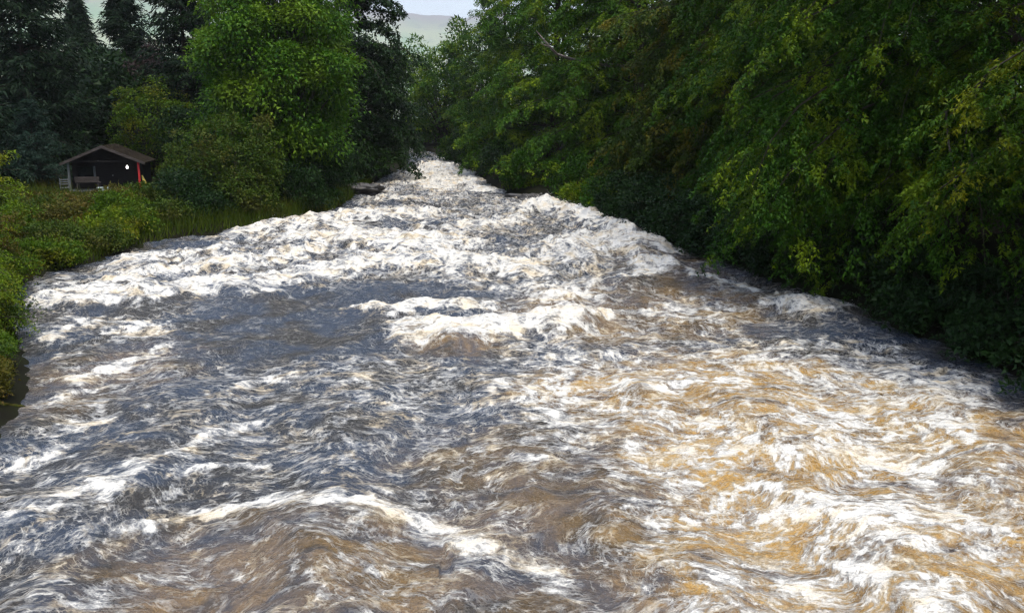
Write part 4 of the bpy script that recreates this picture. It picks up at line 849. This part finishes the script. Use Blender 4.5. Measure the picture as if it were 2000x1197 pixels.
# ------------------------------------------------------------------ bushes along the left bank
bushes = [
    (-13.3, 43.2, 4.7, 2.1, 'olive', 'large olive green bush in front of the sycamore', 90, 210, .10),
    (-15.9, 44.5, 3.0, 1.5, 'olive', 'mid sized green bush between hut and olive bush', 60, 170, .10),
    (-15.0, 41.0, 2.1, 1.3, 'dark_leaf', 'low dark bush at the water\'s edge below the olive bush', 46, 160, .09),
    (-12.4, 41.4, 2.2, 1.3, 'olive', 'rounded bush at the waterline under the olive bush', 46, 160, .09),
    (-10.7, 44.6, 2.4, 1.4, 'dark_leaf', 'dark bush leaning over the foam below the sycamore', 46, 160, .10),
    (-10.6, 48.5, 2.6, 1.4, 'dark_leaf', 'dark bush at the sycamore\'s foot by the water', 46, 150, .11),
    (-10.8, 53.5, 2.4, 1.4, 'dark_leaf', 'dark bush above the black rock', 46, 140, .12),
    (-11.2, 59.0, 2.5, 1.5, 'dark_leaf', 'farthest dark bush on the hut side, under trailing boughs', 46, 130, .13),
    (-16.6, 37.6, 1.45, 1.2, 'shrub', 'green bush at the end of the hut\'s low hedge', 46, 160, .085),
    (-17.9, 39.5, 1.25, 1.1, 'shrub_rust', 'rusty brown bush in the hedge below the red post', 40, 150, .085),
    (-16.0, 34.6, 1.15, 1.0, 'shrub_lime', 'bright lime green bush low in the hedge by the water', 36, 150, .08),
    (-17.6, 35.0, 1.3, 1.1, 'shrub_rust', 'brownish bush beside the lime green one', 40, 150, .08),
    (-19.4, 36.8, 1.2, 1.2, 'olive', 'dull green bush in front of the white tub', 40, 150, .085),
    (-19.2, 33.4, 1.2, 1.1, 'shrub', 'soft green bush on the bank midway along the hedge', 40, 150, .08),
    (-16.6, 31.6, 1.1, 1.0, 'olive', 'low bush right at the dark pool\'s edge', 40, 150, .075),
    (-18.2, 30.4, 1.3, 1.1, 'shrub_rust', 'straw coloured bush in the hedge nearer the left edge', 40, 150, .075),
    (-20.6, 39.8, .9, 1.2, 'shrub_rust', 'bush in front of the wooden bench', 40, 150, .085),
    (-22.4, 42.0, .75, 1.2, 'shrub', 'bush in front of the garden chair', 40, 150, .085),
    (-20.8, 30.6, 1.5, 1.2, 'shrub', 'green bush at the left end of the hedge', 40, 150, .075),
    (-19.0, 27.4, 1.9, 1.3, 'shrub_lime', 'yellow green bush at the picture\'s left edge below the spruces', 44, 160, .075),
    (-16.9, 27.9, 1.2, 1.0, 'shrub_rust', 'low russet bush above the dark undercut bank', 40, 150, .07),
    (-22.6, 36.0, 1.6, 1.3, 'shrub', 'bush at the left edge behind the yellow green one', 40, 150, .085),
    (-19.6, 43.8, .6, 1.1, 'shrub_rust', 'rusty low bush just below the hut\'s deck', 34, 140, .085),
    (-15.0, 38.3, 1.2, 1.0, 'olive', 'low olive bush overhanging the foam at the bank\'s corner', 40, 150, .085),
    (-15.5, 36.0, 1.0, .9, 'shrub', 'small green bush overhanging the water below the rusty one', 36, 150, .08),
    (-15.3, 32.6, .95, .9, 'olive', 'small olive bush overhanging the dark pool', 36, 150, .075),
    (-15.7, 29.6, .9, .9, 'shrub', 'small green bush overhanging the bank where it turns', 36, 150, .075),
    (-13.9, 39.6, 1.5, 1.0, 'dark_leaf', 'small dark bush between the olive bush and the foam', 40, 150, .085),
    (-17.6, 42.4, 1.3, 1.1, 'olive', 'olive bush to the side of the hut\'s deck', 40, 150, .085),
]
for i, (x, y, H, r, mt, lab, nc, nl, lf) in enumerate(bushes):
    clump_plant('bank_bush', lab, 'bush', x, y, H, r, r, M[mt], 300 + i, nc, int(nl * .8), lf * 1.35, .34 + .05 * H, group='bushes along the hut bank', crown_low=.0, lump=.3, trunk_r=.04, tri=True)
broad_tree('riverside_shrub', 'tall yellow green shrub with arching sprays at the picture\'s left edge', 'shrub', -16.1, 25.3, 4.0, 2.5, M['shrub_lime'], 341, 2.2, 2.6, 9, 40, 9, 3, 8, .085, low=.3, e0=.9, droop=1.3, trunk_r=.06, tw=.4, upper=False)
broad_tree('riverside_shrub', 'nearer leafy shrub whose sprigs poke in over the dark water', 'shrub', -11.9, 18.6, 2.8, 1.9, M['shrub_lime'], 342, 2.0, 2.4, 9, 34, 8, 3, 8, .06, low=.2, e0=.8, droop=1.4, trunk_r=.05, tw=.3, upper=False)

for i, (x, y, H, r, mt, lab) in enumerate([(-9.9, 13.3, .8, .8, 'olive', 'low plant at the waterline where the hut bank leaves the picture'), (-12.2, 15.9, 1.3, 1.0, 'shrub', 'green bush above the mossy rocks at the left edge'), (-12.3, 20.2, 1.1, .9, 'olive', 'olive bush trailing in the water past the leafy sprigs'), (-13.9, 22.6, 1.2, 1.0, 'shrub', 'green bush at the bank between the sprigs and the tall arching shrub'), (-15.4, 26.2, 1.0, .9, 'shrub', 'low green bush at the foot of the tall arching shrub')]):
    clump_plant('edge_bush', lab, 'bush', x, y, H, r, r, M[mt], 420 + i, 44, 150, .07, .3, group='bushes at the near end of the hut bank', crown_low=.0, lump=.3, trunk_r=.03, tri=True)
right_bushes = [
    (13.2, 17.4, 1.7, 1.5, 'dark_leaf', 'dark bush added to deepen the black hollow beneath the boughs at the right edge'),  # the hollow's bushes are added to make its shade blacker
    (12.4, 20.3, 1.6, 1.4, 'dark_leaf', 'dark bush added to deepen the middle of the black hollow'),
    (11.6, 22.9, 1.6, 1.3, 'dark_leaf', 'dark bush added to deepen the black hollow nearest the curling wave'),
    (11.4, 15.4, 1.5, 1.3, 'dark_leaf', 'dark bush added for shade where the black hollow leaves the picture'),
    (11.4, 18.6, 1.3, 1.2, 'dark_leaf', 'dark bush added to deepen the waterline of the black hollow'),
    (11.0, 21.2, 1.2, 1.1, 'dark_leaf', 'low dark bush added for shade right above the dark water of the hollow'),
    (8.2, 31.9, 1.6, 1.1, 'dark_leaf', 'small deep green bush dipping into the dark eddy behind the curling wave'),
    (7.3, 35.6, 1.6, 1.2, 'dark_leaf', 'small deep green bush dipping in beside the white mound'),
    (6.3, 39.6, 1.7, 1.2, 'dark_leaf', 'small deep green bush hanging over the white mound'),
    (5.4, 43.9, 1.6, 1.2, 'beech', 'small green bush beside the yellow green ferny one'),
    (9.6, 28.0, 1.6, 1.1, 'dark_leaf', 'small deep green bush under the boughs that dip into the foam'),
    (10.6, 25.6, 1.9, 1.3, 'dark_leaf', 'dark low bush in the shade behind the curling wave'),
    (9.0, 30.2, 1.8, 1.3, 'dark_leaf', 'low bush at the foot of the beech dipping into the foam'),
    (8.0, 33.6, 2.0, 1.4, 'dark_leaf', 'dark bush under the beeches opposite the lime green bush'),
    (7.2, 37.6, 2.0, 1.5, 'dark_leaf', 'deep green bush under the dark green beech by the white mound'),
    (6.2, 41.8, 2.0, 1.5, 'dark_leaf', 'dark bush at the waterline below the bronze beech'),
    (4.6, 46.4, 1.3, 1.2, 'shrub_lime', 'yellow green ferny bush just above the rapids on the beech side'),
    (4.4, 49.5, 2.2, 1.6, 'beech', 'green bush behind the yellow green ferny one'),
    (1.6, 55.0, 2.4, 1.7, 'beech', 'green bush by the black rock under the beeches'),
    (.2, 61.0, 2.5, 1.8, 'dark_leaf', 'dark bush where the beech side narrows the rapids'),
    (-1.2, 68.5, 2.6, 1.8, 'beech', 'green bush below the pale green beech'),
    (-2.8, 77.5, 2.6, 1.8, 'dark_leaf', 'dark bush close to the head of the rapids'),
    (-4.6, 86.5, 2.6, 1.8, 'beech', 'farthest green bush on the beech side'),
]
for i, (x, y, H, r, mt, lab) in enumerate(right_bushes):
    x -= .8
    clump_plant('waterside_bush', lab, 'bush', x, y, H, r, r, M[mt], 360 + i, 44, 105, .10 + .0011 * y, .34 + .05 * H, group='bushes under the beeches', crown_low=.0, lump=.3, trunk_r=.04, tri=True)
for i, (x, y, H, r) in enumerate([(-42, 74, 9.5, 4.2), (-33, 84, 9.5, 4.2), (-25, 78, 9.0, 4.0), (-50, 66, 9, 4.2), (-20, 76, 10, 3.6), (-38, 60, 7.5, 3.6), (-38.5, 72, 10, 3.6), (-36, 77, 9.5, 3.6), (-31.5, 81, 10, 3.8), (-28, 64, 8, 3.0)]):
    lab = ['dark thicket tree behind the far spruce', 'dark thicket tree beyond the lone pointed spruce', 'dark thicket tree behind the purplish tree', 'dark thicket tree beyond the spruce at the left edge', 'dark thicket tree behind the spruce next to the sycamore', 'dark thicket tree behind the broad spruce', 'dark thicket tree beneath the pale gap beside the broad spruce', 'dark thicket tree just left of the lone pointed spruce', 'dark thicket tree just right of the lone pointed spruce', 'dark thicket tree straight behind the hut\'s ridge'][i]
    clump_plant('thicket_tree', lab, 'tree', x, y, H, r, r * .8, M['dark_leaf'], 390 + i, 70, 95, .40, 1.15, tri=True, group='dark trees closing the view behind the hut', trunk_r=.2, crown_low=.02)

# tall grass on the bank
def grass(name, label, n_, xa, xb, ya, yb, h, seed, cond):
    rg = np.random.default_rng(seed)
    x = rg.uniform(xa, xb, n_); y = rg.uniform(ya, yb, n_)
    k = cond(x, y); x, y = x[k], y[k]
    z = ground_z(x, y) - .02
    az = rg.uniform(0, 2 * np.pi, len(x)); hh = h * rg.uniform(.4, 1.3, len(x)) * (.7 + .8 * np.clip(perlin(x * .6, y * .6, 5) + .3, 0, 1)); w = .012 + .014 * rg.uniform(0, 1, len(x))
    ax = np.stack([np.cos(az), np.sin(az), az * 0], -1) * w[:, None]
    b = np.stack([x, y, z], -1); ln = np.stack([rg.normal(0, .3, len(x)) * hh, rg.normal(0, .3, len(x)) * hh, hh], -1)
    V_ = np.stack([b - ax, b + ax, b + ln], 1)
    o = mesh_obj(name, V_.reshape(-1, 3), np.arange(len(x) * 3, dtype=np.int32).reshape(-1, 3), M['grass'])
    tag(o, label, 'grass', kind='stuff')
grass('grass', 'long rough grass growing between the bank bushes', 70000, -34, -9, 17, 53, .5, 9, lambda x, y: (xl(y) - x > .25) & ~((np.abs(x + 23) < 3) & (y > 47)))

grass('bank_grass', 'long grass hanging over the water along the hut bank', 60000, -19, -8.5, 20, 62, .62, 19, lambda x, y: (xl(y) - x > -.05) & (xl(y) - x < 1.6))

# ------------------------------------------------------------------ rocks
def rock(name, label, x, y, z, rx, ry, rz, seed, mat, cat='rock', group=None):
    th = np.linspace(0, 2 * np.pi, 65)[:-1]; ph = np.linspace(.02, np.pi - .02, 36)
    T_, P_ = np.meshgrid(th, ph)
    d = np.stack([np.sin(P_) * np.cos(T_), np.sin(P_) * np.sin(T_), np.cos(P_)], -1)
    r = 1 + .5 * fbm(d[..., 0] * 1.6 + seed, d[..., 1] * 1.6 + d[..., 2] * 1.9, 6, seed, .58)
    v = d * r[..., None] * np.array([rx, ry, rz]) + np.array([x, y, z])
    i = np.arange(v.shape[0] * v.shape[1]).reshape(v.shape[:2])
    Fq = np.stack([i[:-1], np.roll(i[:-1], -1, 1), np.roll(i[1:], -1, 1), i[1:]], -1).reshape(-1, 4)[:, ::-1]
    o = mesh_obj(name, v.reshape(-1, 3), Fq, mat, smooth=True)
    o.data.shade_smooth()
    return tag(o, label, cat, group)
rock('rock', 'wet black rock jutting from the hut bank below the dark tree', -9.3, 54.5, .72, 1.5, 1.3, .55, 5, M['rock'])
rock('rock', 'wet black rock under the beeches where the rapids narrow', .9, 51.5, .42, 1.3, 1.0, .5, 8, M['rock'])
mr = rock('mossy_rock', 'moss covered rock at the waterline on the picture\'s left edge', -10.1, 15.7, -.12, .9, .8, .5, 11, M['moss'])
rock('mossy_rock', 'smaller mossy hump behind the moss covered rock', -11.1, 17.4, .0, .8, .7, .45, 12, M['moss'])
for i, (x, y, zb, H, r, mt, lab) in enumerate([(-9.9, 15.6, .10, .8, .75, 'shrub_rust', 'rusty green tuft growing on the moss covered rock'), (-10.6, 16.6, .15, .9, .8, 'olive', 'olive tuft between the two mossy rocks'), (-10.2, 14.6, .0, .7, .7, 'olive', 'dark olive tuft hanging at the waterline of the moss covered rock'), (-10.9, 17.5, .2, .8, .7, 'shrub', 'green tuft on the smaller mossy hump')]):
    clump_plant('moss_tuft', lab, 'plant', x, y, H, r, r * .85, M[mt], 355 + i, 46, 150, .055, .17, zbase=zb, trunk_r=.02, tri=True, group='tufts on the mossy rocks')


# ------------------------------------------------------------------ the hut
M['hut_wall'] = plain_mat('stained_boards', (.012, .011, .011), (.02, .018, .017), 3, .8, .2, stretch=(1, 1, 8))
M['hut_roof'] = plain_mat('old_felt_roof', (.016, .012, .010), (.030, .024, .014), 4, .95, .4)
M['grey_wood'] = plain_mat('weathered_wood', (.075, .085, .085), (.13, .14, .14), 6, .85, .2, stretch=(1, 1, .2))
M['brown_wood'] = plain_mat('brown_wood', (.045, .038, .034), (.075, .064, .058), 6, .85, .2, stretch=(.2, 1, 1))
M['red_paint'] = plain_mat('red_paint', (.42, .012, .014), (.5, .02, .02), 5, .5)
M['white_plastic'] = plain_mat('white_plastic', (.50, .62, .60), (.66, .72, .70), 5, .45)
M['glass'] = plain_mat('dark_glass', (.01, .012, .014), (.012, .014, .016), 1, .06)
M['yellow_cloth'] = plain_mat('yellow_cloth', (.45, .36, .08), (.5, .4, .1), 5, .9)
M['blue_cloth'] = plain_mat('blue_cloth', (.02, .10, .22), (.03, .14, .28), 5, .9)
M['grey_disc'] = plain_mat('grey_disc', (.2, .2, .2), (.26, .26, .25), 5, .7)
hx, hy = -22.6, 50.0
hz = 1.32
hut = tag(empty('hut', (hx, hy, hz), math.radians(13)), 'small dark wooden hut with a low gabled porch on the grassy bank', 'hut')
hut.scale = (.76, .76, .76)
hw, eave, rise = 2.45, 1.95, 1.05
# dark room behind the porch, with gable
gy0, gy1 = 0.35, 3.6
v = [(-hw, gy0, -.3), (hw, gy0, -.3), (hw, gy0, eave), (0, gy0, eave + rise), (-hw, gy0, eave), (-hw, gy1, -.3), (hw, gy1, -.3), (hw, gy1, eave), (0, gy1, eave + rise), (-hw, gy1, eave)]
me = bpy.data.meshes.new('wall'); me.from_pydata(v, [], [(0, 1, 2, 3, 4), (9, 8, 7, 6, 5), (1, 6, 7, 2), (0, 4, 9, 5), (2, 7, 8, 3), (4, 3, 8, 9), (0, 5, 6, 1)]); me.materials.append(M['hut_wall'])
wall = bpy.data.objects.new('wall', me); C.objects.link(wall); wall.parent = hut
def roof_side(s):
    x0, x1 = 0.0, s * (hw + .38); z0 = eave + rise + .06; z1 = eave - .38 * rise / hw + .06
    y0, y1, th = -1.25, 3.9, .09
    v = [(x0, y0, z0), (x1, y0, z1), (x1, y1, z1), (x0, y1, z0), (x0, y0, z0 + th), (x1, y0, z1 + th), (x1, y1, z1 + th), (x0, y1, z0 + th)]
    Fq = [(0, 3, 2, 1), (4, 5, 6, 7), (0, 1, 5, 4), (1, 2, 6, 5), (2, 3, 7, 6), (3, 0, 4, 7)]
    o = mesh_obj('roof', v, Fq, M['hut_roof'], hut, keep=False)
    v = [(x0, y0 - .05, z0 - .10), (x1 * 1.01, y0 - .05, z1 - .10), (x1 * 1.01, y0 - .003, z1 - .10), (x0, y0 - .003, z0 - .10), (x0, y0 - .05, z0 + th + .01), (x1 * 1.01, y0 - .05, z1 + th + .01), (x1 * 1.01, y0 - .003, z1 + th + .01), (x0, y0 - .003, z0 + th + .01)]
    mesh_obj('fascia', v, Fq, M['brown_wood'], o, keep=False)
    n_ = 9                                                  # felt battens on the slope
    for k in range(n_):
        yb = y0 + .3 + k * (y1 - y0 - .5) / (n_ - 1)
        v = [(x0 + s * .05, yb, z0 + th + .0), (x1 * .99, yb, z1 + th + .005), (x1 * .99, yb + .05, z1 + th + .005), (x0 + s * .05, yb + .05, z0 + th), (x0 + s * .05, yb, z0 + th + .03), (x1 * .99, yb, z1 + th + .035), (x1 * .99, yb + .05, z1 + th + .035), (x0 + s * .05, yb + .05, z0 + th + .03)]
        mesh_obj('batten', v, Fq, M['hut_roof'], o, keep=False)
roof_side(-1); roof_side(1)
boxes('deck', [(-hw - .1, hw + .1, -1.35, .34, -.32, -.02)], M['grey_wood'], hut)
boxes('porch_post', [(-hw + .02, -hw + .16, -1.1, -.96, -.02, eave + .03)], M['grey_wood'], hut)
boxes('porch_post', [(hw - .16, hw - .02, -1.1, -.96, -.02, eave + .03)], M['red_paint'], hut)['label'] = 'bright red porch post'
boxes('porch_beam', [(-hw - .1, hw + .1, -1.085, -.975, eave + .032, eave + .13)], M['hut_wall'], hut)
boxes('window_frame', [(-1.0, -.86, .27, .345, .55, 1.62)], M['grey_wood'], hut)['label'] = 'pale grey window upright'
wd = boxes('window', [(-2.1, -1.002, .30, .347, .7, 1.6)], M['glass'], hut)
boxes('sill', [(-2.2, -1.003, .24, .348, .63, .698)], M['hut_wall'], wd)
dr = boxes('door', [(.2, 1.1, .29, .347, -.01, 1.85)], M['hut_wall'], hut)
boxes('handle', [(.28, .34, .25, .289, .9, .98)], M['grey_disc'], dr)
def disc(name, x, y, z, r, mat, parent):
    an = np.linspace(0, 2 * np.pi, 15)[:-1]
    v = [(x + r * math.cos(a), y, z + r * math.sin(a)) for a in an] + [(x + r * math.cos(a), y + .04, z + r * math.sin(a)) for a in an]
    me = bpy.data.meshes.new(name); k = len(an)
    me.from_pydata(v, [], [tuple(range(k)), tuple(range(2 * k - 1, k - 1, -1))] + [(i, i + k, (i + 1) % k + k, (i + 1) % k) for i in range(k)])
    me.materials.append(mat); o = bpy.data.objects.new(name, me); C.objects.link(o); o.parent = parent; return o
disc('wall_disc', -.62, .30, 1.98, .06, M['grey_disc'], hut)
disc('wall_disc', 1.55, .30, .34, .07, M['grey_disc'], hut)
m, n, l, out = mat_new('lamp_bulb')
em = n.new('ShaderNodeEmission'); em.inputs['Strength'].default_value = 2.5; em.inputs['Color'].default_value = (1, .97, .9, 1)
l.new(em.outputs[0], out.inputs['Surface'])
lamp = empty('porch_lamp', (0, 0, 0)); lamp.parent = hut
bm_v = []
def lathe(name, prof, mat, parent, cx, cy, k=12):
    an = np.linspace(0, 2 * np.pi, k + 1)[:-1]
    v = [(cx + r * math.cos(a), cy + r * math.sin(a), z) for (r, z) in prof for a in an]
    Fq = [(j * k + i, j * k + (i + 1) % k, (j + 1) * k + (i + 1) % k, (j + 1) * k + i) for j in range(len(prof) - 1) for i in range(k)]
    return mesh_obj(name, v, Fq, mat, parent, True, keep=False)
lathe('bulb', [(.003, 1.44), (.06, 1.46), (.085, 1.52), (.075, 1.58), (.04, 1.66), (.028, 1.70)], m, lamp, 1.45, -.3)
lathe('lamp_cord', [(.03, 1.701), (.03, 1.76), (.008, 1.77), (.008, 2.3), (.002, 2.301)], M['hut_wall'], lamp, 1.45, -.3)
# things on the deck
def local(px, py): 
    a = math.radians(13); px *= .76; py *= .76; return (hx + px * math.cos(a) - py * math.sin(a), hy + px * math.sin(a) + py * math.cos(a))
bx, by = local(-1.15, -.95)
bn = tag(empty('bench', (bx, by, hz - .02), math.radians(13)), 'brown wooden bench with a solid back on the hut\'s deck', 'bench')
boxes('seat', [(-.62, .62, -.2, .2, .40, .44)], M['brown_wood'], bn)
for z in (.46, .56, .66): boxes('back_slat', [(-.62, .62, -.262, -.232, z, z + .085)], M['brown_wood'], bn)
for s in (-.56, .5):
    boxes('leg', [(s, s + .06, -.23, -.17, 0, .398)], M['brown_wood'], bn); boxes('leg', [(s, s + .06, .13, .19, 0, .398)], M['brown_wood'], bn)
    boxes('back_post', [(s, s + .06, -.23, -.202, .442, .745)], M['brown_wood'], bn)
cx_, cy_ = local(-2.55, -1.75)
ch = tag(empty('garden_chair', (cx_, cy_, hz - .25), math.radians(30)), 'pale grey garden chair beside the hut\'s grey post', 'chair')
boxes('seat', [(-.22, .22, -.22, .22, .42, .45)], M['grey_wood'], ch)
for sx in (-.22, .18):
    boxes('leg', [(sx, sx + .04, -.22, -.18, 0, .419)], M['grey_wood'], ch); boxes('leg', [(sx, sx + .04, .18, .22, 0, .419)], M['grey_wood'], ch)
    boxes('back_post', [(sx, sx + .04, .18, .22, .451, .93)], M['grey_wood'], ch)
for z in (.58, .70, .82): boxes('back_slat', [(-.179, .179, .19, .21, z, z + .06)], M['grey_wood'], ch)
for sx in (-.255, .225): boxes('armrest', [(sx, sx + .03, -.22, .22, .64, .67)], M['grey_wood'], ch)
tx, ty = local(.1, -2.0)
tb = tag(empty('tub', (tx, ty, hz - .36)), 'pale white plastic tub standing in front of the deck', 'tub')
lathe('body', [(.02, .0), (.27, .0), (.34, .52), (.32, .52), (.25, .03), (.02, .03)], M['white_plastic'], tb, 0, 0, 18)
lathe('rim', [(.341, .50), (.375, .50), (.375, .545), (.30, .545), (.319, .521)], M['white_plastic'], tb, 0, 0, 18)
ux, uy = local(2.85, -.9)
um = tag(empty('parasol', (ux, uy, hz - .2)), 'small folded yellow and blue parasol leaning by the red post', 'parasol')
for nm, a, b, r0, r1, mt in (('canopy', .45, .95, .10, .03, 'yellow_cloth'), ('canopy', .22, .448, .05, .11, 'blue_cloth'), ('pole', 0, .219, .015, .015, 'grey_wood')):
    k = 10; V_ = []
    for (t_, r_) in ((a, r0), ((a + b) / 2, (r0 + r1) / 2 * 1.05), (b, r1)):
        for i in range(k):
            rr_ = r_ * (1 + (.18 if i % 2 else -.12) * (nm == 'canopy')); an = 2 * math.pi * i / k
            V_.append((-.28 * t_ + rr_ * math.cos(an), rr_ * math.sin(an), t_))
    Fq = [(j * k + i, j * k + (i + 1) % k, (j + 1) * k + (i + 1) % k, (j + 1) * k + i) for j in range(2) for i in range(k)]
    mesh_obj(nm, V_, Fq, M[mt], um, keep=False)

# ------------------------------------------------------------------ flying spray off the breaking waves
rg = np.random.default_rng(77)
Vr = V; wv = samp(FWAVE, Vr[:, 0], Vr[:, 1])
pr = np.clip(wv - .1, 0, .5) ** 1.3 * np.where(Vr[:, 1] > 24, 3.0, 1.0)
idx = rg.choice(len(Vr), 11000, p=pr / pr.sum())
ps = Vr[idx] + rg.normal(0, 1, (len(idx), 3)) * np.array([.10, .10, .02]) + np.stack([0 * wv[idx], 0 * wv[idx], rg.exponential(.05, len(idx)) * (.6 + wv[idx])], -1)
sz = rg.exponential(.006, len(idx)).clip(.003, .015)[:, None, None]
tet = unit(np.array([(1, 1, 1), (-1, -1, 1), (-1, 1, -1), (1, -1, -1)], float))
pts = ps[:, None] + tet[None] * sz
k4 = np.arange(len(idx))[:, None, None] * 4 + np.array([(0, 1, 2), (0, 3, 1), (0, 2, 3), (1, 3, 2)])[None]
M['spray'] = plain_mat('spray', (.85, .84, .8), (.9, .89, .86), 2, .5)
tag(mesh_obj('spray', pts.reshape(-1, 3), k4.reshape(-1, 3), M['spray'], smooth=True), 'flecks of white spray flung up by the breaking waves', 'spray', kind='stuff')

# ------------------------------------------------------------------ damp air
m = bpy.data.materials.new('damp_air'); m.use_nodes = True
nt = m.node_tree; nt.nodes.clear(); out = nt.nodes.new('ShaderNodeOutputMaterial')
pv = nt.nodes.new('ShaderNodeVolumePrincipled'); pv.inputs['Color'].default_value = (.93, .96, 1, 1); pv.inputs['Density'].default_value = .00018
pv.inputs['Anisotropy'].default_value = .2
nt.links.new(pv.outputs[0], out.inputs['Volume'])
hz_ = boxes('haze', [(-9500, 9500, -9500, 9500, -3.2, 1700)], m)
tag(hz_, 'thin damp haze in the valley air', kind='stuff')

print('TRIS', sum(len(o.data.loops) - 2 * len(o.data.polygons) for o in bpy.data.objects if o.type == 'MESH'))
